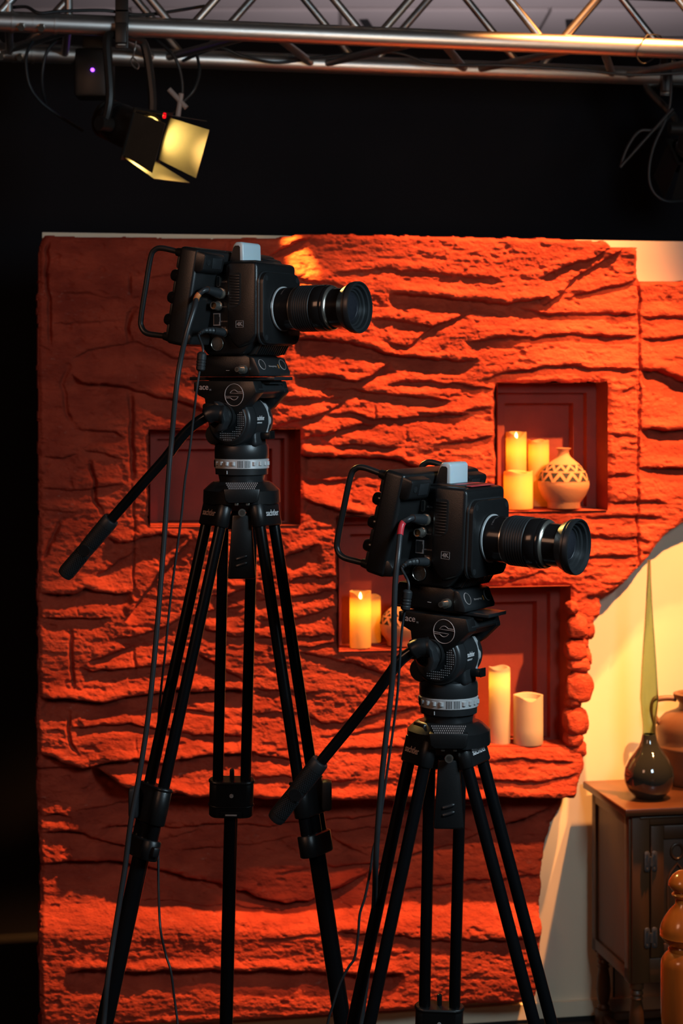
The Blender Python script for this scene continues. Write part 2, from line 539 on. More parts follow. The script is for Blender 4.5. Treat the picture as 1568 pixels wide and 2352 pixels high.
OUTLINE = [(104, 541), (250, 543), (400, 545), (560, 546), (640, 545), (700, 536), (900, 538), (1068, 542), (1250, 546), (1396, 552), (1403, 566), (1420, 566), (1467, 565),
           (1468, 642), (1500, 645), (1570, 643), (1700, 646), (1800, 645),
           (1800, 1090), (1700, 1128), (1640, 1165), (1568, 1203), (1540, 1220), (1514, 1245), (1492, 1281), (1467, 1306), (1438, 1338), (1412, 1366), (1384, 1378), (1385, 1399), (1366, 1427),
           (1366, 1453), (1356, 1474), (1358, 1504), (1350, 1535), (1362, 1580), (1350, 1612), (1330, 1626), (1345, 1648), (1344, 1681), (1332, 1697), (1341, 1719),
           (1330, 1769), (1322, 1791), (1316, 1828), (1303, 1864), (1279, 1912), (1266, 1958), (1257, 2009), (1253, 2061), (1242, 2112), (1238, 2152), (1236, 2170), (1230, 2260),
           (1214, 2296), (1060, 2302), (880, 2318), (740, 2327), (500, 2340), (280, 2350), (92, 2368), (88, 2200), (93, 2000), (87, 1880), (84, 1700), (88, 1500), (85, 1400), (88, 1200),
           (86, 900), (85, 700), (88, 580), (96, 548)]


def in_poly(X, Y, poly):
    r = np.zeros(X.shape, bool)
    n = len(poly)
    for i in range(n):
        x0, y0 = poly[i]; x1, y1 = poly[(i + 1) % n]
        if y0 == y1: continue
        c = ((y0 > Y) != (y1 > Y)) & (X < (x1 - x0) * (Y - y0) / (y1 - y0) + x0)
        r ^= c
    return r


def vnoise(X, Y, sx, sy, seed, octs=1, gain=0.5):
    out = np.zeros(X.shape); amp = 1.0; tot = 0
    for o in range(octs):
        rs = np.random.RandomState(seed + o * 17)
        lat = rs.rand(256, 256)
        x = X / sx * 2 ** o + 13.7 * o; y = Y / sy * 2 ** o + 7.3 * o
        xi = np.floor(x).astype(int); yi = np.floor(y).astype(int)
        fx = x - xi; fy = y - yi
        fx = fx * fx * (3 - 2 * fx); fy = fy * fy * (3 - 2 * fy)
        g = lambda a, b: lat[b % 256, a % 256]
        val = (g(xi, yi) * (1 - fx) + g(xi + 1, yi) * fx) * (1 - fy) + (g(xi, yi + 1) * (1 - fx) + g(xi + 1, yi + 1) * fx) * fy
        out += amp * (val * 2 - 1); tot += amp; amp *= gain
    return out / tot


# fissures and ledges of the carved face: (depth mm, run-out below px, points)
H = [
    (9, 18, [(113, 672), (200, 676), (290, 690)]), (8, 22, [(112, 742), (200, 740), (285, 735)]),
    (11, 30, [(160, 830), (200, 806), (260, 797), (310, 788), (350, 800), (400, 822), (470, 826)]),
    (24, 30, [(160, 856), (185, 880), (239, 887), (300, 893), (351, 909), (399, 919), (447, 934), (480, 950)]),
    (16, 26, [(170, 984), (214, 990), (265, 995), (290, 1012)]),
    (14, 24, [(90, 1048), (144, 1051), (180, 1040)]), (12, 20, [(185, 1035), (220, 1041), (290, 1057)]),
    (15, 20, [(90, 1118), (131, 1123), (163, 1127), (207, 1124), (290, 1114)]), (13, 18, [(90, 1174), (144, 1177), (190, 1175)]),
    (24, 42, [(245, 1232), (271, 1249), (303, 1245), (335, 1236), (367, 1231), (440, 1235)]),
    (16, 30, [(215, 1325), (262, 1300), (300, 1276), (325, 1252)]),
    (20, 22, [(90, 1364), (128, 1367), (169, 1367), (195, 1355), (223, 1365), (308, 1367)]),
    (18, 22, [(90, 1424), (144, 1426), (192, 1422), (255, 1421)]),
    (20, 34, [(285, 1428), (322, 1385), (351, 1340), (399, 1286), (450, 1234)]),
    (13, 28, [(262, 1470), (330, 1462), (399, 1432), (450, 1413), (500, 1400), (560, 1396)]), (18, 36, [(470, 1372), (488, 1367), (526, 1369), (562, 1354), (600, 1340)]),
    (12, 16, [(440, 1440), (530, 1464), (600, 1462)]),
    (17, 24, [(180, 1532), (214, 1544), (259, 1541), (310, 1537), (367, 1529), (430, 1528)]), (14, 22, [(200, 1521), (246, 1505), (284, 1493), (320, 1484)]),
    (26, 34, [(88, 1601), (118, 1608), (160, 1610), (207, 1617), (239, 1617), (278, 1608), (316, 1601), (367, 1592), (431, 1590), (510, 1588), (580, 1592)]),
    (18, 40, [(450, 1504), (494, 1525), (533, 1550), (570, 1572)]),
    (12, 14, [(303, 1636), (351, 1631), (415, 1633), (463, 1636), (520, 1640)]),
    (17, 20, [(160, 1674), (207, 1671), (259, 1668), (303, 1665), (335, 1675), (383, 1678), (431, 1684), (494, 1690), (570, 1694)]),
    (22, 30, [(90, 1733), (144, 1757), (185, 1767), (214, 1761), (259, 1748), (322, 1745), (367, 1751), (431, 1741), (479, 1732), (526, 1729), (590, 1726)]),
    (30, 40, [(215, 1768), (259, 1788), (284, 1806), (386, 1815), (431, 1824), (485, 1828), (580, 1827), (644, 1834), (752, 1834), (835, 1834), (905, 1831), (1000, 1836), (1080, 1838), (1125, 1832)]),
    (9, 14, [(170, 1868), (223, 1863), (297, 1858), (386, 1853), (490, 1846)]),
    (14, 16, [(225, 1909), (297, 1909), (373, 1910), (447, 1912), (494, 1907), (580, 1906), (628, 1910), (692, 1902), (752, 1895), (851, 1888), (931, 1879), (1060, 1868), (1130, 1866), (1180, 1862)]),
    (17, 34, [(90, 1918), (160, 1914), (195, 1917), (223, 1933), (259, 1945), (310, 1955)]), (9, 14, [(372, 1943), (431, 1926), (475, 1918)]),
    (9, 14, [(410, 1966), (494, 1958), (580, 1955), (660, 1936), (700, 1930)]),
    (20, 36, [(90, 1993), (161, 1986), (214, 1985), (268, 1989), (321, 1998), (375, 2009), (421, 2020), (485, 2036), (540, 2048), (595, 2068), (655, 2082), (735, 2070), (800, 2045), (860, 2012)]),
    (10, 14, [(310, 2074), (398, 2076), (485, 2087), (595, 2091), (665, 2101)]), (8, 12, [(590, 2156), (655, 2147), (754, 2139), (820, 2130)]),
    (26, 34, [(150, 2231), (188, 2221), (241, 2222), (295, 2226), (420, 2222), (595, 2222), (734, 2226), (830, 2232), (925, 2232)]),
    (8, 12, [(630, 2020), (726, 2002), (820, 1997), (870, 1996)]),
    (13, 24, [(680, 1500), (739, 1512), (803, 1525), (867, 1544), (930, 1560)]), (13, 22, [(575, 1582), (641, 1588), (685, 1592), (745, 1592)]),
    (16, 20, [(695, 1642), (739, 1665), (787, 1662), (845, 1649), (899, 1636), (965, 1626)]), (9, 14, [(710, 1691), (790, 1687), (851, 1678), (945, 1669)]),
    (14, 18, [(575, 1730), (628, 1738), (680, 1747)]), (14, 16, [(765, 1723), (822, 1716), (899, 1716), (935, 1716)]), (11, 14, [(830, 1794), (883, 1786), (925, 1786)]),
    (10, 16, [(755, 1928), (851, 1916), (924, 1914), (1026, 1912), (1105, 1922)]), (13, 22, [(760, 1930), (803, 1955), (858, 1978)]),
    (11, 16, [(750, 2004), (847, 1998), (918, 1993), (997, 1964), (1061, 1950), (1115, 1928), (1222, 1889), (1295, 1860)]), (7, 12, [(760, 2060), (811, 2028), (860, 2012)]),
    (11, 14, [(920, 2056), (990, 2046), (1061, 2037), (1136, 2028), (1256, 2020)]),
    (18, 30, [(770, 2138), (911, 2146), (997, 2153), (1097, 2155), (1200, 2153), (1240, 2150)]),
    (14, 16, [(1120, 1747), (1182, 1740), (1242, 1744), (1312, 1746)]), (12, 14, [(1050, 1790), (1139, 1788), (1212, 1791), (1272, 1785), (1325, 1772)]),
    (20, 30, [(1110, 1828), (1170, 1829), (1230, 1828), (1263, 1832), (1318, 1821)]), (16, 34, [(1170, 1908), (1200, 1900), (1230, 1888), (1285, 1866)]),
    (30, 60, [(688, 1047), (739, 1051), (803, 1051), (883, 1053), (931, 1064), (990, 1088), (1030, 1098)]), (18, 26, [(765, 1022), (835, 1027), (918, 1029)]),
    (14, 18, [(995, 1025), (1040, 1018), (1085, 1011), (1136, 1001)]),
    (22, 34, [(690, 1142), (723, 1156), (771, 1174), (840, 1183)]),
    (20, 44, [(648, 1284), (692, 1268), (738, 1253)]), (14, 18, [(655, 1340), (708, 1328), (778, 1326)]),
    (13, 16, [(580, 1384), (666, 1373), (723, 1367), (778, 1358)]), (14, 20, [(585, 1424), (669, 1424), (733, 1411), (778, 1394)]),
    (13, 16, [(585, 1470), (676, 1466), (739, 1462), (778, 1466)]), (12, 14, [(676, 1492), (725, 1486), (778, 1478)]),
    (10, 24, [(752, 626), (867, 619), (963, 625), (1080, 638), (1155, 645)]),
    (22, 34, [(890, 680), (947, 679), (1026, 686), (1100, 692), (1164, 699), (1211, 693), (1265, 682)]),
    (15, 18, [(1185, 708), (1259, 722), (1355, 723), (1467, 723)]),
    (16, 26, [(848, 737), (915, 737), (963, 746), (995, 753), (1026, 743), (1075, 718)]),
    (21, 34, [(670, 780), (739, 781), (803, 791), (867, 807), (931, 823), (1010, 830), (1100, 827)]), (12, 20, [(880, 785), (940, 801), (975, 768), (1010, 748)]),
    (20, 26, [(675, 868), (759, 868), (819, 881), (851, 864), (903, 834)]), (18, 28, [(728, 893), (803, 896), (867, 906), (947, 915), (1035, 921)]),
    (12, 18, [(878, 889), (937, 877), (995, 880), (1080, 887), (1142, 894)]),
    (13, 16, [(645, 923), (723, 919), (800, 913)]), (16, 20, [(632, 978), (708, 966), (755, 944), (800, 920)]),
    (14, 18, [(742, 958), (803, 950), (861, 966), (915, 966), (979, 960), (1090, 953)]), (15, 20, [(690, 1009), (755, 998), (835, 976), (872, 978)]),
    (17, 24, [(1235, 642), (1310, 610), (1355, 600), (1405, 573)]), (14, 40, [(1240, 711), (1285, 681), (1323, 640), (1371, 611), (1445, 568)]),
    (13, 16, [(1300, 688), (1355, 673), (1419, 657), (1467, 643)]),
    (17, 18, [(1068, 786), (1164, 776), (1243, 775), (1291, 768), (1355, 770), (1467, 775)]), (16, 18, [(1098, 877), (1164, 858), (1243, 845), (1291, 840), (1355, 847), (1467, 852)]),
    (8, 12, [(1060, 826), (1098, 829)]), (9, 12, [(1410, 906), (1466, 886)]), (12, 16, [(1060, 949), (1136, 934)]),
    (15, 14, [(1469, 727), (1568, 732), (1630, 735), (1720, 738), (1798, 733)]), (16, 20, [(1469, 782), (1514, 781), (1568, 775), (1630, 773), (1720, 776), (1798, 771)]), (34, 42, [(1469, 850), (1514, 852), (1568, 876), (1630, 880), (1720, 883), (1798, 878)]),
    (30, 34, [(1470, 989), (1568, 989), (1630, 991), (1720, 994), (1798, 989)]), (13, 12, [(1396, 998), (1466, 1002)]), (12, 12, [(1392, 1093), (1466, 1088)]), (22, 22, [(1468, 1074), (1568, 1077), (1630, 1077), (1720, 1080), (1798, 1075)]),
    (14, 14, [(1390, 1153), (1460, 1156), (1535, 1155)]), (14, 14, [(1345, 1192), (1463, 1188), (1525, 1192)]), (15, 16, [(1338, 1230), (1403, 1237), (1463, 1236), (1492, 1250)]),
    (15, 16, [(1330, 1282), (1387, 1277), (1470, 1277)]), (10, 16, [(1095, 1339), (1180, 1335), (1245, 1315)]), (16, 22, [(1335, 1371), (1387, 1367), (1440, 1337)]),
    (12, 16, [(90, 1880), (130, 1876), (170, 1884)]), (12, 18, [(692, 1100), (760, 1108), (830, 1100)]), (9, 12, [(575, 1640), (640, 1636), (700, 1640)]), (10, 14, [(560, 1785), (640, 1780), (760, 1790), (830, 1786)]),
    (15, 30, [(606, 596), (640, 578), (680, 560), (735, 534)]), (10, 14, [(330, 640), (420, 632), (520, 640)]), (11, 16, [(560, 620), (680, 640), (800, 660)]),
]
V = [
    (10, 4, [(299, 620), (300, 690)]), (15, 7, [(314, 699), (300, 718), (292, 756), (300, 791)]), (16, 8, [(300, 893), (301, 960), (303, 1040), (303, 1108)]), (8, 3, [(303, 1108), (310, 1223), (308, 1319), (308, 1372)]),
    (11, 5, [(112, 549), (105, 616), (112, 699), (115, 743), (115, 800)]), (8, 7, [(160, 840), (140, 880), (156, 950), (178, 984)]),
    (10, 5, [(163, 1086), (166, 1127)]), (15, 7, [(203, 1050), (217, 1105), (220, 1153), (236, 1186)]), (13, 7, [(140, 1192), (121, 1239), (97, 1290)]),
    (10, 4, [(176, 1392), (180, 1413)]), (10, 6, [(163, 1440), (163, 1500), (164, 1544), (170, 1590)]), (10, 6, [(160, 1630), (157, 1671), (160, 1703), (178, 1740)]),
    (9, 4, [(861, 930), (862, 968)]), (11, 3.2, [(1467, 566), (1468, 700), (1468, 900), (1467, 1100), (1467, 1310)]), (7, 4, [(310, 1486), (312, 1560)]), (6, 3, [(312, 1690), (310, 1740)]),
    (8, 5, [(934, 980), (936, 1020)]), (7, 4, [(1462, 870), (1464, 980)]),
]


def seg_field(pts, margin):
    xs = [p[0] for p in pts]; ys = [p[1] for p in pts]
    i0 = max(0, int((min(xs) - margin - gx[0]) / ST)); i1 = min(NX, int((max(xs) + margin - gx[0]) / ST) + 1)
    j0 = max(0, int((min(ys) - margin - gy[0]) / ST)); j1 = min(NY, int((max(ys) + margin - gy[0]) / ST) + 1)
    X = GX[j0:j1, i0:i1]; Y = GY[j0:j1, i0:i1]
    # wobble so that the fissures are not ruled lines
    Xw = X + WX[j0:j1, i0:i1]; Yw = Y + WY[j0:j1, i0:i1]
    best = np.full(X.shape, 1e9); sg = np.zeros(X.shape); tt = np.zeros(X.shape)
    L = [math.hypot(pts[i + 1][0] - pts[i][0], pts[i + 1][1] - pts[i][1]) for i in range(len(pts) - 1)]
    tot = sum(L); acc = 0
    for i in range(len(pts) - 1):
        ax, ay = pts[i]; bx, by = pts[i + 1]
        dx, dy = bx - ax, by - ay
        t = np.clip(((Xw - ax) * dx + (Yw - ay) * dy) / (L[i] ** 2), 0, 1)
        ex = Xw - ax - t * dx; ey = Yw - ay - t * dy
        d = np.hypot(ex, ey)
        k = d < best
        best = np.where(k, d, best)
        sg = np.where(k, np.sign(dx * ey - dy * ex), sg)
        tt = np.where(k, (acc + t * L[i]) / tot, tt)
        acc += L[i]
    tap = np.clip(np.minimum(tt, 1 - tt) * tot / 26.0, 0, 1)
    return (slice(j0, j1), slice(i0, i1)), best, sg, tap


WX = vnoise(GX, GY, 40, 30, 3, 2) * 5
WY = vnoise(GX, GY, 34, 26, 5, 3) * 5.5
mask = in_poly(GX + vnoise(GX, GY, 20, 20, 8, 2) * 4, GY + vnoise(GX, GY, 18, 18, 9, 2) * 3, OUTLINE)
hole = np.zeros(mask.shape, bool)
for x0, y0, x1, y1 in NICHES:
    hole |= (GX + vnoise(GX, GY, 22, 14, 21, 2) * 4 > x0) & (GX + vnoise(GX, GY, 22, 14, 22, 2) * 4 < x1) & (GY + vnoise(GX, GY, 26, 20, 23, 2) * 3 > y0) & (GY < y1)
keep = mask & ~hole

HF = np.full(GX.shape, TH)
HF += 0.010 * vnoise(GX, GY, 260, 120, 31, 2)
ss = lambda a, b, x: np.clip((x - a) / (b - a), 0, 1) ** 2 * (3 - 2 * np.clip((x - a) / (b - a), 0, 1))
lipx = ss(190, 300, GX)
LIP = 1812 + 20 * ss(240, 480, GX) - 44 * (1 - ss(215, 300, GX))
HF += 0.036 * lipx * ss(1640, 1800, GY) * (1 - ss(-4, 4, GY - LIP))
HF += -0.052 * ss(-4, 4, GY - LIP) * (1 - 0.3 * ss(1920, 2060, GY) - 0.7 * ss(2050, 2130, GY)) * (0.35 + 0.65 * lipx) + 0.030 * ss(2070, 2150, GY)
GR = np.zeros(GX.shape)
for d, wb, pts in H:
    if pts[0][0] > pts[-1][0]: pts = pts[::-1]
    d = d * (0.0017 if d >= 20 else 0.0012)
    sl, dist, sg, tap = seg_field(pts, wb * 2.6 + 40)
    below = sg > 0
    tap = tap * (0.72 + 0.28 * vnoise(GX[sl], GY[sl], 60, 60, 41))
    g = np.where(below, np.exp(-(dist / wb) ** 1.25), np.exp(-(dist / 2.0) ** 2))
    bl = np.where(below, 0, np.exp(-((dist - 11) / 12.0) ** 2)) * 0.34 - np.where(below, 0, np.exp(-(dist / 34.0) ** 2)) * 0.05
    HF[sl] += tap * d * (bl - g)
    GR[sl] = np.maximum(GR[sl], tap * d * np.exp(-(dist / 7.0) ** 2) * 100)
for d, ww, pts in V:
    d = d * 0.001
    sl, dist, sg, tap = seg_field(pts, ww * 3 + 10)
    g = np.exp(-(dist / (ww * 0.7)) ** 3)
    HF[sl] -= tap * d * g * 1.2
    GR[sl] = np.maximum(GR[sl], tap * d * np.exp(-(dist / 7.0) ** 2) * 100)
# chiselled surface: stretched strokes, pits, fine grain
stroke = vnoise(GX + 0.25 * GY, GY, 46, 9, 51, 3, 0.55)
pit = vnoise(GX, GY, 11, 7, 61, 3, 0.6)
HF += 0.0030 * stroke + 0.0021 * pit - 0.0050 * np.clip(vnoise(GX, GY, 26, 14, 71, 3) - 0.30, 0, 1) * 3
rough_zone = np.clip(vnoise(GX, GY, 150, 110, 81, 2) * 1.5 + 0.5, 0, 1)
HF += rough_zone * 0.0016 * vnoise(GX, GY, 6, 5, 91, 2, 0.7)
# rounded arris towards every free edge
kf = keep.astype(float)


def blur(a, r):
    k = 2 * r + 1
    c = np.cumsum(np.pad(a, ((r + 1, r), (0, 0)), mode='edge'), axis=0); a = (c[k:] - c[:-k]) / k
    c = np.cumsum(np.pad(a, ((0, 0), (r + 1, r)), mode='edge'), axis=1); return (c[:, k:] - c[:, :-k]) / k


e = np.clip((blur(kf, 4) - 0.5) * 2, 0, 1)
HF -= 0.016 * (1 - np.sqrt(e)) * kf

# grid points in space
Yg = YR / (1 - KW * (GX - CX) / F)
PX = (GX - CX) / F * Yg + NW.x * (HF - TH)
PY = Yg + NW.y * (HF - TH)
PZ = EYE - (GY - HY) / F * Yg
VP = np.stack([PX, PY, PZ], -1)
du = np.gradient(VP, axis=1); dv = np.gradient(VP, axis=0)
NRM = np.cross(dv, du); NRM /= np.linalg.norm(NRM, axis=-1, keepdims=True)
if NRM[NY // 2, NX // 2] @ np.array(NW) < 0: NRM = -NRM

# split the relief into its slabs: seeds between the fissures, grown until they meet in them
CS = 4
gc = GR[::CS, ::CS]; mc = keep[::CS, ::CS]
cny, cnx = gc.shape
dist = np.full(gc.shape, 1e9)
dist[gc > 0.55] = 0
for _ in range(2):
    for j in range(1, cny): dist[j] = np.minimum(dist[j], dist[j - 1] + 1)
    for j in range(cny - 2, -1, -1): dist[j] = np.minimum(dist[j], dist[j + 1] + 1)
    for i in range(1, cnx): dist[:, i] = np.minimum(dist[:, i], dist[:, i - 1] + 0.45)
    for i in range(cnx - 2, -1, -1): dist[:, i] = np.minimum(dist[:, i], dist[:, i + 1] + 0.45)
dist[~mc] = 0
order = np.argsort(-dist, axis=None)
seeds = []
for k in order[:9000]:
    j, i = divmod(int(k), cnx)
    if dist[j, i] < 0.8: break
    if all(((i - a) / 3.2) ** 2 + (j - b) ** 2 > 6.5 ** 2 for a, b in seeds): seeds.append((i, j))
lab = np.full(gc.shape, -1); cost = np.full(gc.shape, 1e9)
hp = []
for n, (i, j) in enumerate(seeds):
    cost[j, i] = 0; lab[j, i] = n; heapq.heappush(hp, (0.0, j, i))
seam_col = (1467.5 - gx[0]) / ST / CS
while hp:
    c, j, i = heapq.heappop(hp)
    if c > cost[j, i]: continue
    for dj, di, wgt in ((1, 0, 1.0), (-1, 0, 1.0), (0, 1, .4), (0, -1, .4)):
        a, b = j + dj, i + di
        if 0 <= a < cny and 0 <= b < cnx:
            if (i < seam_col) != (b < seam_col): continue
            nc = c + wgt * (1 + 14 * gc[a, b])
            if nc < cost[a, b] - 1e-9:
                cost[a, b] = nc; lab[a, b] = lab[j, i]; heapq.heappush(hp, (nc, a, b))
labf = np.repeat(np.repeat(lab, CS, 0), CS, 1)[:NY, :NX]
# soften the cell steps of the label map
sh = (vnoise(GX, GY, 14, 14, 101) * 3).astype(int)
jj = np.clip(np.arange(NY)[:, None] + sh, 0, NY - 1); labf = labf[jj, np.arange(NX)[None, :]]
right = gx[None, :] > 1467.5
labf = np.where(np.broadcast_to(right, labf.shape), labf + 1000, labf)

backdrop = thing('rock_backdrop', 'large red carved rock-strata set wall with four candle niches', 'backdrop', wp(0.0, 0, -TH))
backdrop2 = thing('rock_backdrop', 'narrow red carved rock panel beside the cream wall top, right of the seam', 'backdrop', wp(uz(1540, 900)[0], 0, -TH))
# four corners of each cell must be kept
cell = keep[:-1, :-1] & keep[1:, :-1] & keep[:-1, 1:] & keep[1:, 1:]
clab = labf[:-1, :-1]
vid = np.arange(NX * NY).reshape(NY, NX)
VPf = VP.reshape(-1, 3); NRf = NRM.reshape(-1, 3)


def slab_mesh(name, quads, parent, skirt=None):
    used, inv = np.unique(quads, return_inverse=True)
    co = VPf[used] - np.array(parent.location)
    me = bpy.data.meshes.new(name)
    q = inv.reshape(-1, 4)
    me.from_pydata(co.tolist(), [], q.tolist())
    me.shade_smooth()
    me.normals_split_custom_set_from_vertices(NRf[used].tolist())
    me.materials.append(MT['rock'])
    o = bpy.data.objects.new(name, me); COL.objects.link(o); o.parent = parent
    return o


labels = [l for l in np.unique(clab[cell])]
small = []
for l in labels:
    jy, ix = np.nonzero(cell & (clab == l))
    if len(jy) == 0: continue
    quads = np.stack([vid[jy, ix], vid[jy + 1, ix], vid[jy + 1, ix + 1], vid[jy, ix + 1]], -1)
    slab_mesh('rock_slab', quads, backdrop2 if l >= 1000 else backdrop)
# skirts: from the free edges of the relief back to the flat (or into the niches)
for parent, cond in ((backdrop, ~np.broadcast_to(right, keep.shape)[:-1, :-1]), (backdrop2, np.broadcast_to(right, keep.shape)[:-1, :-1])):
    cc = cell & cond
    pad = np.pad(cc, 1)
    sv, sf = [], []
    nb = np.array(NW)

    def emit(a, b):
        A, B = VPf[a], VPf[b]
        dA = TH + (A - np.array(OW)) @ nb; dB = TH + (B - np.array(OW)) @ nb
        A2 = A - nb * (dA - 0.0); B2 = B - nb * (dB - 0.0)
        o = len(sv); sv.extend([A, B, B2, A2]); sf.append((o, o + 1, o + 2, o + 3))
    J, I = np.nonzero(cc & ~pad[:-2, 1:-1])
    for j, i in zip(J, I): emit(vid[j, i], vid[j, i + 1])
    J, I = np.nonzero(cc & ~pad[2:, 1:-1])
    for j, i in zip(J, I): emit(vid[j + 1, i + 1], vid[j + 1, i])
    J, I = np.nonzero(cc & ~pad[1:-1, :-2])
    for j, i in zip(J, I): emit(vid[j + 1, i], vid[j, i])
    J, I = np.nonzero(cc & ~pad[1:-1, 2:])
    for j, i in zip(J, I): emit(vid[j, i + 1], vid[j + 1, i + 1])
    pl = np.array(parent.location)
    me = bpy.data.meshes.new('rock_edge')
    me.from_pydata([tuple(p - pl) for p in sv], [], sf); me.update()
    link_mesh('rock_edge', me, 'rock', parent, 0)

# loose-looking cobbles that edge the panel beside the lower niche
for cx_, cy_, rx, ry, out in [(1312, 1396, 13, 16, .02), (1352, 1402, 33, 25, -.012), (1324, 1440, 25, 28, .018), (1357, 1450, 14, 22, -.01), (1321, 1492, 26, 25, .016), (1329, 1526, 28, 18, .014), (1350, 1512, 12, 18, .0),
                              (1330, 1578, 33, 38, .018), (1320, 1656, 26, 34, .016), (1340, 1660, 14, 30, .002), (1318, 1699, 22, 19, .012), (1326, 1722, 24, 20, .008), (1325, 1760, 16, 22, .004), (1318, 1612, 18, 14, .01)]:
    c = wall_pt(cx_, cy_, YR, out - 0.02)
    s = 1 / 885.0
    bm = bmesh.new(); bmesh.ops.create_icosphere(bm, subdivisions=4, radius=1)
    sd = Vector((cx_ * .13, cy_ * .07, 0))
    from mathutils import noise as mn
    for v in bm.verts:
        p = v.co.copy()
        d = 1 + 0.16 * mn.noise(p * 1.4 + sd) + 0.07 * mn.noise(p * 4 + sd) + 0.03 * mn.noise(p * 11 + sd)
        for k in range(3): p[k] = math.copysign(abs(p[k]) ** 0.8, p[k])
        p *= d
        v.co = UW * p.x * rx * s + Vector((0, 0, 1)) * p.z * ry * s + NW * p.y * 0.030
    vf = bm_out(bm)
    mb = MB(); mb.add(vf, T(c - backdrop.location)); mb.build('stone', 'rock', backdrop, 180)

# the niches: a deep reveal, two stepped frames and a back panel
for k, (ua, ub, zb, za) in enumerate(NR):
    m = MB()
    lv = [(0.0, -0.004, 0.0), (0.0, -0.095, 0.0), (0.026, -0.095, 0), (0.026, -0.125, 0), (0.054, -0.125, 0), (0.054, -0.165, 0)]
    lv[0] = (0.0, 0.002, 0)
    rings = []
    for ins, out, _ in lv:
        b_in = min(ins, 0.0) if True else ins
        zlow = zb + (0.0 if out > -0.13 else 0.0) + (0.004 if ins else 0.0)
        rings.append([wp(ua + ins, zlow, out), wp(ub - ins, zlow, out), wp(ub - ins, za - ins, out), wp(ua + ins, za - ins, out)])
    v = [p - backdrop.location for r in rings for p in r]; f = []
    for i in range(len(rings) - 1):
        for j in range(4):
            f.append((i * 4 + j, i * 4 + (j + 1) % 4, (i + 1) * 4 + (j + 1) % 4, (i + 1) * 4 + j))
    m.add((v, f))
    nb_ = m.build('niche_frame', 'niche', backdrop, 0)
    m = MB(); o = len(rings) - 1
    m.add((v[o * 4:o * 4 + 4], [(0, 1, 2, 3)]))
    m.build('back_panel', 'niche', nb_, 0)


# ================================================================= CANDLES AND POTS IN THE NICHES
def candle(px0, px1, ptop, pbase, depth, label, lit, pale, flame, dip, group=None):
    pc = (px0 + px1) / 2
    base = wall_pt(pc, pbase, YR, -depth)
    # stand it on its niche floor
    for (ua, ub, zb, za) in NR:
        u = base.dot(UW)
        if ua < u < ub and zb - 0.05 < base.z < za: base.z = zb + 0.002 if depth < 0.025 else zb + 0.0045
    Y = base.y
    r = (px1 - px0) / 2 / F * Y
    top = EYE - (ptop - HY) / F * Y
    h = top - base.z
    t = thing('led_candle', label, 'candle', base, group=group)
    n = 40; v = []; f = []
    rows = [0, 0.02, 0.3, 0.6, 0.85, 1.0]
    for q in rows:
        for k in range(n):
            a = 2 * PI * k / n
            hh = h * q
            rr = r * (0.965 if q in (0,) else 1.0)
            if q == 1.0:
                # melted wavy rim with a dip towards the viewer
                da = math.atan2(math.sin(a + PI / 2 - 0.1), math.cos(a + PI / 2 - 0.1))
                hh = h - dip * math.exp(-(da / 0.55) ** 2) - 0.0025 * (1 + math.sin(3 * a + pc)) * (1 if dip < .01 else .4)
            v.append((rr * math.cos(a), rr * math.sin(a), hh))
    R = len(rows)
    for i in range(R - 1):
        for k in range(n):
            q = (k + 1) % n
            f.append((i * n + k, i * n + q, (i + 1) * n + q, (i + 1) * n + k))
    f.append(tuple(range(n))[::-1])
    # inner lip and recessed top
    o = len(v)
    for k in range(n):
        x, y, z = v[(R - 1) * n + k]; v.append((x * 0.9, y * 0.9, z - 0.0015))
    for k in range(n):
        a = 2 * PI * k / n
        v.append((0.86 * r * math.cos(a), 0.86 * r * math.sin(a), h - max(dip, 0.012) - 0.004))
    for k in range(n):
        q = (k + 1) % n
        f.append(((R - 1) * n + k, (R - 1) * n + q, o + q, o + k))
        f.append((o + k, o + q, o + n + q, o + n + k))
    m = MB(); m.add((v, f)); m.build('wax_body', 'wax_pale' if pale else 'wax', t, 50)
    m = MB(); m.add(([v[o + n + k] for k in range(n)], [tuple(range(n))]))
    m.build('wax_top', 'wax_pale' if pale else 'wax', t, 0)
    if flame:
        zf = h - max(dip, 0.012) - 0.004
        prof = [(0.0, 0.0), (0.0025, 0.001), (0.0042, 0.006), (0.0036, 0.011), (0.0018, 0.016), (0.0, 0.019)]
        MB().lathe([(a, b + zf) for a, b in prof], 12).build('flame', 'flame', t, 60)
    if lit:
        l = bpy.data.lights.new('candle_led', 'POINT'); l.energy = lit * 0.7; l.color = (1.0, 0.58, 0.16); l.shadow_soft_size = 0.012
        lo = bpy.data.objects.new('candle_led', l); COL.objects.link(lo); lo.parent = t; lo.location = (0, 0, h - dip - 0.034)
    return t


candle(1189, 1236, 991, 1168, 0.112, 'tall thin lit candle with a flame tip, behind the short candle beside the patterned pot', 0.198, False, True, 0.016)
candle(1246, 1294, 1009, 1166, 0.132, 'tall thin candle standing behind the patterned terracotta pot', 0.151, False, False, 0.004)
candle(1166, 1233, 1080, 1171, 0.040, 'short wide yellow candle in front of the tall lit one, upper niche', 0.151, False, False, 0.003)
candle(809, 858, 1357, 1487, 0.035, 'bright lit candle with glowing tip in the niche above the pan handle', 0.270, False, True, 0.018)
candle(852, 897, 1366, 1480, 0.128, 'amber candle with a plain rim behind the bright lit one', 0.180, False, False, 0.004)
candle(1133, 1182, 1530, 1709, 0.045, 'tall candle glowing yellow at the top, beside a pale short one', 0.26, True, False, 0.004)
candle(1185, 1253, 1595, 1714, 0.025, 'short wide ivory candle with a broken melted rim', 0.000, True, False, 0.012)


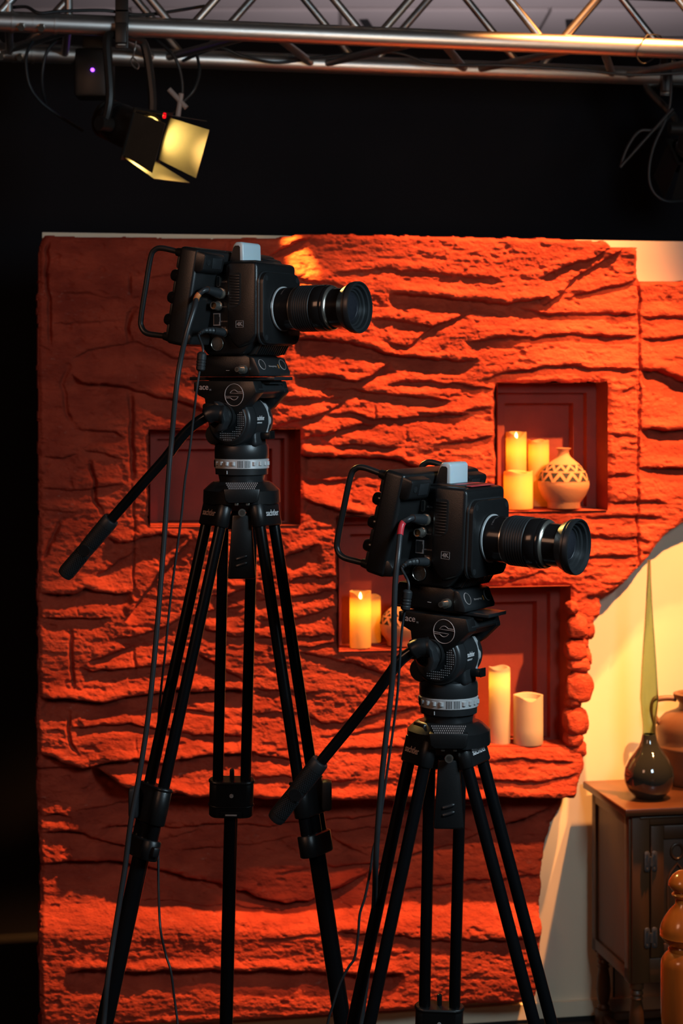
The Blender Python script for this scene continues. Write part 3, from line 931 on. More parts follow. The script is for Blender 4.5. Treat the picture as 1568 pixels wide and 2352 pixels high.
def pot(px, pbase, ptop, rpx, depth, label, name='terracotta_pot'):
    base = wall_pt(px, pbase, YR, -depth)
    for (ua, ub, zb, za) in NR:
        u = base.dot(UW)
        if ua < u < ub and zb - 0.05 < base.z < za: base.z = zb + 0.0045
    s = base.y / F
    H_ = (pbase - ptop) * s; R_ = rpx * s
    t = thing(name, label, 'pot', base)
    prof = [(0.0, 0.0), (0.62, 0.0), (0.64, 0.01), (0.64, 0.095), (0.70, 0.125), (0.86, 0.22), (0.97, 0.33), (1.0, 0.40), (0.985, 0.45), (0.95, 0.51), (0.87, 0.59), (0.76, 0.66), (0.70, 0.69), (0.60, 0.735), (0.43, 0.795), (0.28, 0.85), (0.215, 0.895), (0.205, 0.955), (0.28, 0.985), (0.29, 1.0), (0.22, 1.0), (0.15, 0.96), (0.0, 0.95)]
    MB().lathe([(a * R_, b * H_) for a, b in prof], 48).build('body', 'terracotta', t, 60)

    def rad(z):
        for i in range(len(prof) - 1):
            if prof[i][1] <= z <= prof[i + 1][1] and prof[i + 1][1] > prof[i][1]:
                q = (z - prof[i][1]) / (prof[i + 1][1] - prof[i][1]); return prof[i][0] * (1 - q) + prof[i + 1][0] * q
        return 0.5
    # cut-out zigzag bands: dark triangles
    for z0, z1, n in ((0.460, 0.600, 12), (0.630, 0.730, 12)):
        for k in range(n):
            for up in (0, 1):
                a0 = 2 * PI * (k + 0.5 * up) / n; hw = 0.34 * 2 * PI / n
                if up: tri = [(a0 - hw, z0), (a0 + hw, z0), (a0, z0 + (z1 - z0) * .66)]
                else: tri = [(a0 + hw, z1), (a0 - hw, z1), (a0, z0 + (z1 - z0) * .34)]
                vv = []
                for sc in (1.022, 0.95):
                    for a, z in tri:
                        r = rad(z) * R_ * sc
                        vv.append((r * math.cos(a), r * math.sin(a), z * H_))
                MB().add((vv, [(0, 1, 2), (5, 4, 3), (0, 3, 4, 1), (1, 4, 5, 2), (2, 5, 3, 0)])).build('cutout', 'dark', t, 0)
    for z in (0.452, 0.615, 0.742):
        rr = rad(z) * R_
        MB().lathe([(rr * 0.99, z * H_ - .0012), (rr * 1.012, z * H_), (rr * 0.985, z * H_ + .0012)], 48).build('band', 'terracotta', t, 60)
    return t


pot(1304, 1170, 1032, 59, 0.038, 'round terracotta pot with two cut-out zigzag bands and narrow neck')
pot(930, 1485, 1375, 48, 0.055, 'patterned clay pot half hidden behind the cables and fluid head', 'clay_pot')

# ================================================================= TRUSS
KT = 0.222
AT = math.atan(KT)
UT = Vector((math.cos(AT), math.sin(AT), 0)); NT = Vector((math.sin(AT), -math.cos(AT), 0))
YT = 4.70
zT = EYE + (HY - 81) / F * YT
ORT = Vector((0, YT, zT))
DT, HT = -0.43, 0.24
truss = thing('lighting_truss', 'aluminium box truss with diagonal braces hanging over the set wall', 'truss', ORT)


def tp(s, back, up): return UT * s + NT * (DT * back) + Vector((0, 0, HT * up))


def su(px): return (px - CX) / F * YT / (1 - KT * (px - CX) / F) / math.cos(AT)


for back, up in ((0, 0), (1, 0), (0, 1), (1, 1)):
    MB().cyl(tp(-1.7, back, up), tp(1.7, back, up), 0.025, n=32).build('chord', 'alu', truss)
sn = 0.478
s0 = su(418)
for k in range(-4, 5):
    sN = s0 + sn * k
    for sgn in (-1, 1):
        MB().cyl(tp(sN + sgn * 0.028, 0, 0.05), tp(sN + sgn * (sn / 2 - 0.02), 0, 0.97), 0.0105, n=14).build('brace', 'alu', truss)
        MB().cyl(tp(sN + sgn * 0.028 + 0.085, 1, 0.05), tp(sN + 0.085 + sgn * (sn / 2 - 0.02), 1, 0.97), 0.0105, n=14).build('brace', 'alu', truss)
sr = su(432) - 0.02
sm = 0.435
for k in range(-3, 4):
    sN = sr + sm * k
    for sgn in (-1, 1):
        MB().cyl(tp(sN + sgn * 0.022, 0.965, 0), tp(sN + sgn * (sm / 2 - 0.02), 0.05, 0), 0.0105, n=14).build('brace', 'alu', truss)
# end spigots with bolts at the left joint
for back, px in ((0, 78), (1, 105)):
    sj = su(px) * (1 if back == 0 else 1.08)
    d = UT
    base = tp(sj, back, 0)
    m = MB()
    for a, b, r in ((-0.055, -0.048, .0275), (-0.004, 0.004, .0265), (0.048, 0.055, .0275), (-0.048, 0.048, 0.0215)):
        m.cyl(base + d * a, base + d * b, r, n=28)
    sl = m.build('coupler', 'alu', truss)
    for o_ in (-0.026, 0.022):
        c = base + d * o_
        m = MB().cyl(c + Vector((0, -0.02, -0.012)), c + Vector((0, -0.032, -0.019)), 0.009, n=6)
        m.build('bolt', 'chrome', sl, 30)
for px in (20, 158):
    sN = su(px)
    MB().cyl(tp(sN, 0, 0.05), tp(sN, 0, 0.97), 0.0105, n=14).build('brace', 'alu', truss)
    MB().cyl(tp(sN, 0.05, 0), tp(sN + 0.02, 0.95, 0), 0.0105, n=14).build('brace', 'alu', truss)


def cable(name, label, pts, r, material, group=None, n=10, per=8):
    pts = [Vector(p) for p in pts]
    o = thing(name, label, 'cable', pts[0], group=group)
    MB().tube([p - pts[0] for p in smooth_path(pts, per)], r, n).build('sheath', material, o, 60)
    return o


for i, (lab_, pts) in enumerate([
    ('black power cable looping below the truss coupler', [(75, 95, 4.72), (60, 130, 4.7), (66, 190, 4.7), (90, 230, 4.72), (130, 262, 4.75), (190, 300, 4.8)]),
    ('thin black cable loop next to the truss joint bolts', [(140, 85, 4.76), (110, 115, 4.74), (98, 160, 4.74), (98, 205, 4.76), (110, 250, 4.8)]),
    ('black cable lying along the lower truss chord', [(420, 140, 5.02), (500, 110, 4.98), (560, 130, 5.0), (640, 144, 5.05), (740, 130, 5.05), (900, 120, 5.05), (1000, 148, 5.08), (1150, 150, 5.08), (1330, 160, 5.1), (1450, 172, 5.12), (1600, 165, 5.12)]),
    ('black cable curling from the truss to the lit lamp', [(350, 85, 4.66), (400, 130, 4.62), (418, 190, 4.64), (412, 240, 4.66), (380, 270, 4.7)]),
    ('black cable hanging in a loop right of the lit lamp', [(452, 125, 4.75), (458, 165, 4.72), (446, 205, 4.7), (422, 232, 4.7)]),
    ('black cable dropping in a loop past the dark lamp', [(1534, 130, 5.25), (1541, 190, 5.22), (1534, 260, 5.22), (1500, 340, 5.22), (1490, 400, 5.22), (1500, 440, 5.22), (1530, 462, 5.22), (1580, 460, 5.24)]),
    ('thin dark cable end slanting beside the dark lamp', [(1545, 250, 5.2), (1500, 300, 5.2), (1455, 350, 5.2), (1424, 384, 5.2)]),
    ('thin dark cable bent out beside the dark lamp', [(1548, 258, 5.24), (1505, 296, 5.22), (1468, 302, 5.22), (1440, 340, 5.22), (1425, 382, 5.22)]),
    ('black cable draped on the upper truss chord', [(20, 18, 4.55), (60, 16, 4.5), (90, 30, 4.48), (140, 26, 4.5), (240, 24, 4.55), (330, 34, 4.6), (470, 14, 4.7)]),
]):
    cable('hanging_cable', lab_, [P(*q_) for q_ in pts], 0.0042, 'rubber')
cable('safety_wire', 'thin steel safety wire ring looped over the truss chord', [P(1486, 80, 4.86), P(1466, 108, 4.83), P(1462, 130, 4.84), P(1476, 146, 4.86), P(1500, 134, 4.9), P(1516, 110, 4.925), P(1518, 86, 4.92), P(1508, 80, 4.89), P(1486, 80, 4.86)], 0.0018, 'rubber', n=6)
sw = cable('safety_wire', 'steel safety wire with a snap hook hanging by the lit lamp', [P(430, 85, 4.62), P(400, 48, 4.62), P(350, 34, 4.62), P(318, 70, 4.6), P(310, 110, 4.6), P(306, 128, 4.6), P(300, 140, 4.6), P(306, 152, 4.6), P(316, 158, 4.6), P(318, 148, 4.6), P(306, 132, 4.6)], 0.0024, 'wire', n=6)


# ================================================================= LAMPS
def lamp(name, label, loc, axis, up_hint, hang, lit, doors='door_steel'):
    t = thing(name, label, 'stage light', loc)
    ax = Vector(axis).normalized()
    zc = ax
    xr = ax.cross(Vector((0, 0, 1))).normalized()       # right of the lamp
    yu = xr.cross(ax).normalized()                      # up of the lamp
    M = Matrix((xr, yu, zc)).transposed().to_4x4() @ Matrix.Scale(0.74, 4)      # local: x right, y up, z forward
    prof = [(0.0, -0.20), (0.045, -0.20), (0.055, -0.19), (0.060, -0.12), (0.068, -0.11), (0.070, 0.0), (0.074, 0.004), (0.074, 0.02), (0.066, 0.02), (0.062, 0.008), (0.0, 0.006)]
    body = MB().lathe(prof, 32, M).build('housing', 'lamp_body', t)
    for zz in (-0.175, -0.15, -0.125):
        MB().lathe([(0.058, zz - .004), (0.067, zz - .003), (0.067, zz + .003), (0.058, zz + .004)], 32, M).build('cooling_fin', 'lamp_body', body)
    MB().lathe([(0.0, 0.0095), (0.03, 0.009), (0.058, 0.0078), (0.058, 0.006), (0.0, 0.006)], 32, M).build('lens', 'lamp_glow' if lit else 'lens', t)
    # barn doors: square frame and four hinged leaves
    m = MB()
    for a, b, c, d in ((-.088, .088, .078, .088), (-.088, .088, -.088, -.078), (-.088, -.078, -.078, .078), (.078, .088, -.078, .078)):
        m.box(a, b, c, d, 0.020, 0.026, m=M)
    fr = m.build('barn_door_frame', 'lamp_body', t, 0)
    leaf_long = [(-.074, 0), (.074, 0), (.066, 0.105), (-.066, 0.105)]
    for k, (dx, dy, rz, tilt, ln) in enumerate(((0, .080, 0, 10, .165), (0, -.080, 180, 7, .165), (.080, 0, -90, 6, .165), (-.080, 0, 90, 8, .165))):
        q = M @ T((dx, dy, 0.026)) @ Matrix.Rotation(math.radians(rz), 4, 'Z') @ Matrix.Rotation(math.radians(-tilt), 4, 'X')
        w0, w1 = .072, .082
        v = []
        for y in (0, 0.0016):
            v += [(-w0, y, 0), (w0, y, 0), (w1, y, ln), (-w1, y, ln)]
        MB().add((v, [(0, 1, 2, 3), (7, 6, 5, 4), (0, 4, 5, 1), (1, 5, 6, 2), (2, 6, 7, 3), (3, 7, 4, 0)]), q).build('barn_door', doors, t, 0)
    # yoke, knob and hook clamp
    hp_ = Vector(hang) - Vector(loc)
    piv = ax * -0.06
    pts = []
    side = xr * 0.072
    top = Vector((0, 0, 1)) * (hp_.z - 0.06)
    for a in (piv + side, piv + side + (top - piv) * 0.35, hp_ * 0.82 + side * 0.9, hp_ * 0.9 + side * 0.5, hp_ * 0.9 - side * 0.5, hp_ * 0.82 - side * 0.9, piv - side + (top - piv) * 0.35, piv - side):
        pts.append(a)
    MB().tube(smooth_path(pts, 6), 0.011, 8).build('yoke', 'lamp_body', t)
    for s_ in (1, -1):
        MB().cyl(piv + side * s_ * 0.75, piv + side * s_ * 1.25, 0.018, n=16).build('tilt_knob', 'lamp_body', t)
    cl = MB().box(-0.014, 0.014, -0.02, 0.02, -0.05, 0.0, 0.003, m=T(hp_ + Vector((0, -0.034, 0))))
    cl.box(-0.016, 0.016, -0.034, -0.026, -0.06, 0.075, 0.002, m=T(hp_))
    cl.box(-0.016, 0.016, -0.034, 0.034, 0.028, 0.036, 0.002, m=T(hp_))
    cl.box(-0.016, 0.016, 0.026, 0.034, -0.03, 0.034, 0.002, m=T(hp_))
    clo = cl.build('clamp', 'lamp_body', t)
    MB().box(-0.0095, 0.0095, -0.0365, -0.0345, -0.052, -0.030, 0.001, m=T(hp_)).build('rating_tag', 'tagwhite', clo)
    return t, M, ax


locL = P(326, 308, 4.55)
hangL = tp(su(283), 0, 0) + ORT
lampL, ML, axL = lamp('stage_spotlight', 'black spotlight with open barn doors glowing yellow inside, under the truss', locL, (0.70, -0.58, -0.36), None, hangL, True)
ll = bpy.data.lights.new('lamp_beam', 'SPOT'); ll.energy = 95; ll.color = (1, 0.6, 0.16); ll.spot_size = math.radians(75); ll.spot_blend = 0.4; ll.shadow_soft_size = 0.05
lo = bpy.data.objects.new('lamp_beam', ll); COL.objects.link(lo); lo.parent = lampL; lo.location = axL * 0.014
lo.rotation_euler = axL.to_track_quat('-Z', 'Y').to_euler()
for i, (px0, py0, px1, py1) in enumerate(((388, 205, 428, 248), (416, 215, 408, 268))):
    MB().tube([P(px0, py0, 4.6) - locL, P(px1, py1, 4.6) - locL], 0.0065, 8).build('taped_lead', 'duct', lampL)
MB().cyl(P(378, 262, 4.5) - locL, P(377, 269, 4.49) - locL, 0.0042, n=12).build('indicator', 'red_led', lampL)
locR = P(1596, 338, 5.34)
hangR = tp(su(1592) * 1.10, 1, 0) + ORT
lamp('stage_spotlight', 'unlit black spotlight hanging at the truss end beside dangling cables', locR, (-0.10, 0.62, -0.75), None, hangR, False, 'lamp_body')
# small dark fixture with a violet pilot light
pv = P(212, 160, 4.95)
dk = thing('effect_light', 'dark effect light with a tiny violet pilot lamp below the truss', 'stage light', pv)
dkm = MB().box(-0.05, 0.05, 0.006, 0.09, -0.07, 0.06, 0.01).build('case', 'lamp_body', dk)
MB().box(-0.03, 0.03, 0.02, 0.08, 0.055, 0.095, 0.004).build('bracket', 'lamp_body', dk)
MB().lathe([(0.0, 0.0), (0.0045, 0.001), (0.0045, 0.006)], 12, T((0, 0.0, 0)) @ AXY).build('pilot_lamp', 'violet_led', dk)

# ================================================================= CABINET, VASE, JUG, CHAIR
zc_ = 0.640
BL = wall_pt(1330, 1798, YC, 0.03)
BL = plan(BL.dot(UW) - Vector((0, YC, 0)).dot(UW), YC, 0.03); BL.z = 0
cab = thing('oak_cabinet', 'dark oak side cabinet with carved arched door and turned legs', 'cabinet', BL, (0, 0, AW))
# local: x right along the wall, y to the wall (so -y to the viewer), z up
Wc, Dc = 0.56, 0.335
m = MB().prism([(0, zc_ - .018), (Wc, zc_ - .018), (Wc, zc_ - .002), (Wc - .002, zc_), (.002, zc_), (0, zc_ - .002)], -Dc, 0, 0.002)
m.build('top_board', 'walnut_top', cab)
i0 = 0.024
m = MB().box(i0, Wc - i0, -Dc + .026, -.02, 0.205, zc_ - .018)
m.build('carcass', 'walnut', cab, 0)
MB().box(i0 - .006, i0 + .001, -Dc + .028, -.022, 0.205, 0.235, .002).build('side_rail', 'walnut', cab)
MB().box(i0 - .006, i0 + .001, -Dc + .028, -.022, zc_ - .05, zc_ - .018, .002).build('side_rail', 'walnut', cab)
MB().box(i0 - .006, i0 + .001, -Dc + .026, -Dc + .06, 0.20, zc_ - .018, .002).build('side_stile', 'walnut', cab)
MB().box(i0 - .006, i0 + .001, -.05, -.02, 0.20, zc_ - .018, .002).build('side_stile', 'walnut', cab)
yf = -Dc + .026
MB().box(i0, i0 + .046, yf - .008, yf + .004, 0.20, zc_ - .018, .002).build('stile', 'walnut', cab)
MB().box(Wc - i0 - .046, Wc - i0, yf - .008, yf + .004, 0.20, zc_ - .018, .002).build('stile', 'walnut', cab)
MB().box(i0 + .046, Wc - i0 - .046, yf - .008, yf + .004, zc_ - .046, zc_ - .018, .002).build('rail', 'walnut', cab)
MB().box(i0 + .046, Wc - i0 - .046, yf - .008, yf + .004, 0.20, 0.262, .002).build('rail', 'walnut', cab)
MB().box(i0 + .02, Wc - i0 - .02, yf - .012, yf - .004, zc_ - .030, zc_ - .024, .002).build('moulding', 'walnut', cab)
d0, d1, e0, e1 = i0 + .048, Wc - i0 - .048, 0.264, zc_ - .048
dr = MB().box(d0, d1, yf - .006, yf + .004, e0, e1, .002).build('door', 'walnut', cab)
m = MB()
fw = .034
for a, b, c, d in ((d0, d0 + fw, e0, e1), (d1 - fw, d1, e0, e1), (d0 + fw, d1 - fw, e0, e0 + fw), (d0 + fw, d1 - fw, e1 - fw, e1)):
    m.box(a, b, yf - .012, yf - .005, c, d, .002)
m.build('door_frame', 'walnut', dr)
px0 = d0 + fw + .012
cw = 0.047
zt_ = e1 - fw
for k in range(8):
    cxx = px0 + cw * (k + .5)
    if cxx > d1 - fw - .02: break
    ring = [(cxx + .0155 * math.cos(a), yf - .009, zt_ - .032 + .0185 * math.sin(a)) for a in np.linspace(0, 2 * PI, 25)]
    MB().tube(ring, .0034, 8).build('carved_ring', 'walnut', dr)
    arch = [(cxx - cw / 2, yf - .009, e0 + fw), (cxx - cw / 2, yf - .009, zt_ - .10), (cxx - cw / 3, yf - .009, zt_ - .083), (cxx, yf - .009, zt_ - .062),
            (cxx + cw / 3, yf - .009, zt_ - .083), (cxx + cw / 2, yf - .009, zt_ - .10), (cxx + cw / 2, yf - .009, e0 + fw)]
    MB().tube(arch, .0036, 8).build('carved_arch', 'walnut', dr)
for zh in (0.315, 0.505):
    for s_ in (-1, 1):
        pts = rrect(-.0075, .0075, -.026, .026, .007)
        pts = [(x * (1 - .35 * (abs(z) < .008)), z) for x, z in pts]
        h_ = MB().prism(pts, -.004, 0, .001, m=T((d0 - .001 + s_ * .0095, yf - .011, zh))).build('hinge_plate', 'iron', dr)
        for zz in (-.018, .018):
            MB().cyl((d0 - .001 + s_ * .0095, yf - .0145, zh + zz), (d0 - .001 + s_ * .0095, yf - .017, zh + zz), .003, n=10).build('hinge_screw', 'iron', h_)
    MB().cyl((d0 - .001, yf - .014, zh - .012), (d0 - .001, yf - .014, zh + .012), .0035, n=10).build('hinge_pin', 'iron', dr)
lp = [(.018, .205), (.018, .185), (.012, .180), (.0165, .174), (.0165, .170), (.012, .166), (.0165, .160), (.013, .154), (.017, .13), (.019, .10), (.016, .075), (.011, .062), (.016, .056), (.016, .050), (.012, .046)]
for x in (i0 + .019, Wc - i0 - .019):
    for y in (yf + .012, -.042):
        lg = MB().lathe(lp[::-1], 24, T((x, y, 0))).build('leg', 'walnut', cab)
        MB().box(x - .018, x + .018, y - .018, y + .018, 0, .047, .002).build('foot_block', 'walnut', lg)
MB().box(i0 + .01, i0 + .03, yf + .012, -.042, .018, .036, .002).build('stretcher', 'walnut', cab)
MB().box(Wc - i0 - .03, Wc - i0 - .01, yf + .012, -.042, .018, .036, .002).build('stretcher', 'walnut', cab)
MB().box(i0 + .03, Wc - i0 - .03, -.052, -.034, .018, .036, .002).build('stretcher', 'walnut', cab)


def on_top(px, Yd): return Vector(((px - CX) / F * Yd, Yd, zc_))


vb = on_top(1490, 4.765)
s_v = vb.y / F
vase = thing('glass_vase', 'tall olive glass bottle vase with round smoky base and needle neck', 'vase', vb)
prof = [(0, 0), (26, 0), (34, 3), (48, 18), (56, 36), (58, 52), (55, 70), (46, 88), (33, 106), (24, 118), (18.5, 131), (15.8, 146)]
MB().lathe([(a * s_v, b * s_v) for a, b in prof] + [(0, 146 * s_v)], 48).build('bulb', 'bulb_glass', vase, 60)
prof = [(15.8, 146), (15.4, 153), (16, 168), (19, 195), (21.5, 228), (20, 262), (16.5, 320), (11.5, 390), (7.5, 450), (5, 500), (3.6, 545)]
inner = [(max(a - 2.2, 1.6), b) for a, b in prof[::-1]]
MB().lathe([(a * s_v, b * s_v + .0003) for a, b in prof + inner], 40).build('neck', 'glass', vase, 60)
jb = on_top(1596, 4.925)
jug = thing('clay_jug', 'brown clay jug with flat side handle behind the glass vase', 'jug', jb)
s_j = jb.y / F
prof = [(0, 0), (56, 0), (60, 4), (70, 30), (80, 62), (85, 80), (92, 86), (92, 92), (86, 97), (85, 108), (88, 125), (84, 145), (70, 160), (46, 170), (38, 176), (36, 186), (44, 196), (50, 200), (50, 208), (44, 210), (34, 205), (30, 190), (0, 185)]
MB().lathe([(a * s_j, b * s_j) for a, b in prof], 48).build('body', 'clay', jug, 60)
hpth = [(-44, 196), (-60, 198), (-84, 196), (-94, 190), (-98, 176), (-96, 160), (-88, 146), (-80, 140)]
MB().tube(smooth_path([(a * s_j, -0.004, b * s_j) for a, b in hpth], 6), 0.0075, 10).build('handle', 'clay', jug, 60)

Yp = 3.62
cp = P(1570, 2100, Yp)
sp = Yp / F
ch = thing('wooden_chair', 'honey varnished wooden chair with turned finial posts in front of the cabinet', 'chair', (cp.x, cp.y, 0), (0, 0, math.radians(12)))
z_of = lambda py: EYE - (py - HY) / F * Yp
prof = [(0, 1998), (12, 2000), (26, 2010), (35, 2024), (36, 2032), (28, 2044), (22, 2048), (28, 2054), (27, 2058), (19, 2064), (20, 2076), (34, 2092), (46, 2110), (53, 2126), (55, 2138), (54, 2146), (55, 2149), (53, 2152), (44, 2164), (33, 2172), (36, 2178), (35, 2184), (44, 2192), (51, 2204), (53, 2216), (53, 2330), (50, 2360), (44, 2380), (50, 2400), (52, 2420), (52, 2900)]
for xo in (0.0, 0.43):
    MB().lathe([(a * sp, z_of(b)) for a, b in prof][::-1], 32, T((xo, 0, 0))).build('back_post', 'honey', ch, 50)
zlow = z_of(2900)
for xo in (0.0, 0.43):
    MB().cyl((xo, 0, 0.0), (xo, 0, zlow + .001), 0.024, 0.040, 24).build('back_leg', 'honey', ch)
    MB().cyl((xo, -0.40, 0.0), (xo, -0.40, 0.43), 0.018, 0.024, 24).build('front_leg', 'honey', ch)
MB().box(-.02, .45, -.43, .02, .43, .455, .008).build('seat', 'honey', ch)
for zz in (0.60, 0.50):
    MB().box(.03, .40, -.012, .012, zz - .028, zz + .028, .006).build('back_rail', 'honey', ch)


# ================================================================= TRIPODS WITH FLUID HEADS
UPZ = Vector((0, 0, 1))


def stadium(hw, r, n=8):
    o = []
    for c, a0 in ((hw, -90), (-hw, 90)):
        for k in range(n + 1):
            a = math.radians(a0 + 180 * k / n); o.append((c + r * math.cos(a), r * math.sin(a)))
    return o


def stad_vf(hw, r, z0, z1, bev=0.002):
    v, f = prism_vf(stadium(hw, r), z0, z1, bev, 1)   # XZ outline along Y
    return [(x, z, y) for x, y, z in v], f


def tripod(pxc, pyring, Yc, legs, label, tilt, hpath, grip, YAW):
    """legs: list of (top px, top py, bottom px at row 2352, dY per metre of drop, collar rows)"""
    c = P(pxc, pyring, Yc)                  # ring bottom on the pan axis
    base = Vector((c.x, c.y, 0))
    t = thing('camera_tripod', label, 'tripod', base)
    Z = c.z
    va = math.atan2(c.x, c.y)               # ray azimuth, for the crown to face the lens
    # ---------------- fluid head (turned to the lens direction)
    m = MB()
    m.lathe([(0, -.022), (.036, -.022), (.0385, -.010), (.043, -.009), (.0435, 0.0), (.0, 0.0)], 48)
    m.lathe([(.0, .0166), (.0435, .0166), (.0445, .018), (.0445, .034), (.043, .0395), (.034, .043), (0, .043)], 48)
    # yoke rising to the drum
    m.prism([(-.038, .036), (.0435, .036), (.0425, .050), (.0415, .066), (.036, .082), (-.028, .082), (-.034, .052)], -.026, .0125, .007, seg=4)
    # drum lying across the head
    dm = T((.006, 0, .079)) @ AXY
    m.lathe([(0, -.050), (.036, -.050), (.040, -.047), (.041, -.044), (.041, -.030), (.0385, -.029), (.0385, -.027), (.0405, -.026), (.0405, .0085), (.0, .0085)], 48, dm)
    m.lathe([(0, .018), (.036, .018), (.037, .020), (.036, .030), (.030, .036), (0, .036)], 40, dm)
    head = m.build('fluid_head', 'satin', t, loc=(0, 0, Z), rot=(0, 0, YAW))
    # rear boss and near rubber disc
    MB().lathe([(0, -.0515), (.034, -.0515), (.0355, -.0495), (0, -.0495)], 40, dm).build('side_cap', 'rubber', head)
    gd = MB()
    for i in range(-9, 10):
        for j in range(-9, 10):
            x, z = i * .0034, j * .0034
            r_ = math.hypot(x, z)
            an = math.degrees(math.atan2(z, x))
            if .0195 < r_ < .032 and (-125 < an < 30): gd.box(.006 + x - .0007, .006 + x + .0007, -.0523, -.0514, .079 + z - .0007, .079 + z + .0007)
    g_ = gd.build('grip_dots', 'grey_print', head, 0); g_['kind'] = 'stuff'
    # scalloped silver counterbalance ring
    v, f = [], []
    n = 96
    for yy, ro in ((.0088, 0.0), (.0096, .0012), (.0150, .0012), (.0178, -.002)):
        for k in range(n):
            a = 2 * PI * k / n
            r_ = .0388 + ro + .0013 * max(-1, min(1, 2.2 * math.cos(10 * a)))
            v.append((.006 + r_ * math.cos(a), yy, .079 + r_ * math.sin(a)))
    for i in range(3):
        for k in range(n): f.append((i * n + k, i * n + (k + 1) % n, (i + 1) * n + (k + 1) % n, (i + 1) * n + k))
    f.append(tuple(range(n))); f.append(tuple(3 * n + k for k in range(n))[::-1])
    MB().add((v, f)).build('drag_ring', 'silver', head, 30)
    # lettering wrapped on the drum
    tv, tf = text_vf('sachtler', .0105, .66, .012)
    tv2, tf2 = text_vf('GERMANY', .0036, .9)
    lm_ = MB()
    for (v_, f_, dx, dz) in ((tv, tf, 0, 0), (tv2, tf2, -.0035, -.0075)):
        # text x runs along +Y of the drum, text y up round the drum front
        q_ = []
        for x, y, z in v_:
            a = (y + dz) / .0405 + math.radians(6)
            r_ = .0408 + z
            q_.append((.006 + r_ * math.cos(a), -.0152 + x + dx, .079 + r_ * math.sin(a)))
        lm_.add((q_, f_))
    lm_.build('lettering', 'white_print', head, 0)
    # pan drag ring: silver with thumb dimples and a knurled stretch
    m = MB().lathe([(.0, 0.0), (.0430, 0.0), (.0448, .0015), (.0448, .0155), (.0435, .0166), (.0, .0166)], 64)
    pr = m.build('pan_ring', 'silver', head)
    for k in range(24):
        a = math.radians(-60 - 30 * 0 + 0) + k * 2 * PI / 24
        dirv = Vector((math.cos(a), math.sin(a), 0))
        world_a = math.degrees(a + YAW)
        if k % 6 in (0, 1):
            for q in range(4):
                aa = a + (q - 1.5) * .055
                dv_ = Vector((math.cos(aa), math.sin(aa), 0))
                MB().cyl(dv_ * .0449 + UPZ * .003, dv_ * .0449 + UPZ * .014, .0005, n=6).build('knurl', 'plastic', pr, 0)
        else:
            mm = T(dirv * .0436 + UPZ * .0095) @ Matrix.Rotation(a, 4, 'Z')
            MB().add(tube_vf([(.0005, 0, -.003), (.0005, 0, .003)], .0036, 14), mm).build('thumb_grip', 'silver', pr, 40)
    MB().box(-.0003, .0003, -.0445, -.0432, -.0075, -.002).build('index_mark', 'white_print', head, 0)
    # pan brake lever with ribs at the front
    lv = MB().box(.034, .060, -.010, .006, .049, .060, .003).build('brake_lever', 'plastic', head)
    for k in range(7):
        MB().box(.0602, .0612, -.0095 + k * .0021, -.0084 + k * .0021, .050, .062).build('rib', 'plastic', lv, 0)
    MB().box(.058, .0604, -.0100, .0062, .049, .0625, .001).build('lever_tip', 'plastic', lv)
    # rear counterweight bulge
    MB().lathe([(0, -.03), (.016, -.03), (.018, -.026), (.018, .02), (0, .022)], 24, T((-.030, -.008, .056)) @ AXY).build('rear_boss', 'plastic', head)
    # ---------------- tilting platform
    PIV = Vector((.006, 0, .079))
    off = lambda x, z: (x - PIV.x, z - PIV.z)
    sidep = [(-.051, .144), (.057, .1435), (.063, .125), (.051, .113), (.038, .100), (.024, .090), (-.006, .090), (-.034, .098), (-.0368, .115), (-.051, .121)]
    m = MB().prism([off(*p) for p in sidep], -.0545, -.030, .0015)
    m.prism([off(x, z) for x, z in [(-.052, .143), (.050, .143), (.056, .126), (.050, .116), (-.050, .120)]], -.032, .034, .001)
    m.prism([off(*p) for p in sidep], .032, .046, .0015)
    plat = m.build('tilt_platform', 'plastic', head, loc=PIV, rot=(0, math.radians(tilt), 0))
    # overhanging front lip
    m = MB().prism([off(x, z) for x, z in [(.048, .1435), (.056, .138), (.062, .130), (.060, .126), (.050, .120)]], -.044, .046, .001)
    m.build('front_lip', 'satin', plat)
    # slide plate with dovetail
    m = MB().box(-.085 - PIV.x, .080 - PIV.x, -.027, .029, .1445 - PIV.z, .1500 - PIV.z, .0008)
    m.prism([(-.020, .1385 - PIV.z), (.022, .1385 - PIV.z), (.017, .1445 - PIV.z), (-.015, .1445 - PIV.z)], -.06, .06, 0, m=T((0, 0, 0)) @ Matrix.Rotation(PI / 2, 4, 'Z'))
    m.build('slide_plate', 'satin', plat)
    MB().box(-.062 - PIV.x, -.053 - PIV.x, -.049, -.030, .126 - PIV.z, .142 - PIV.z, .002).build('lock_lever', 'plastic', plat)
    # print on the near cheek
    ym = -.0548
    tv, tf = text_vf('ace', .0138, .95, .004)
    MB().add((tv, tf), T((-.0378 - PIV.x, ym, .1335 - PIV.z)) @ SIDE).build('lettering', 'rose_print', plat, 0)
    MB().add(text_vf('M', .004), T((-.0252 - PIV.x, ym, .1290 - PIV.z)) @ SIDE).build('lettering', 'grey_print', plat, 0)
    lc = Vector((.0208 - PIV.x, ym, .121 - PIV.z)); R_ = .0178
    lg = MB()
    ring = [lc + Vector((R_ * math.cos(a), 0, R_ * math.sin(a))) for a in np.linspace(0, 2 * PI, 49)]
    lg.tube(ring, .00055, 6)
    up_ = [(.96, .27), (.38, .27), (.27, .36), (.12, .44), (-.04, .45), (-.2, .40), (-.33, .30), (-.45, .16), (.98, .13)]
    for sg_ in (1, -1):
        lg.tube([lc + Vector((x * sg_ * R_, 0, z * sg_ * R_)) for x, z in up_], .00055, 6)
    lg.build('emblem', 'rose_print', plat, 60)
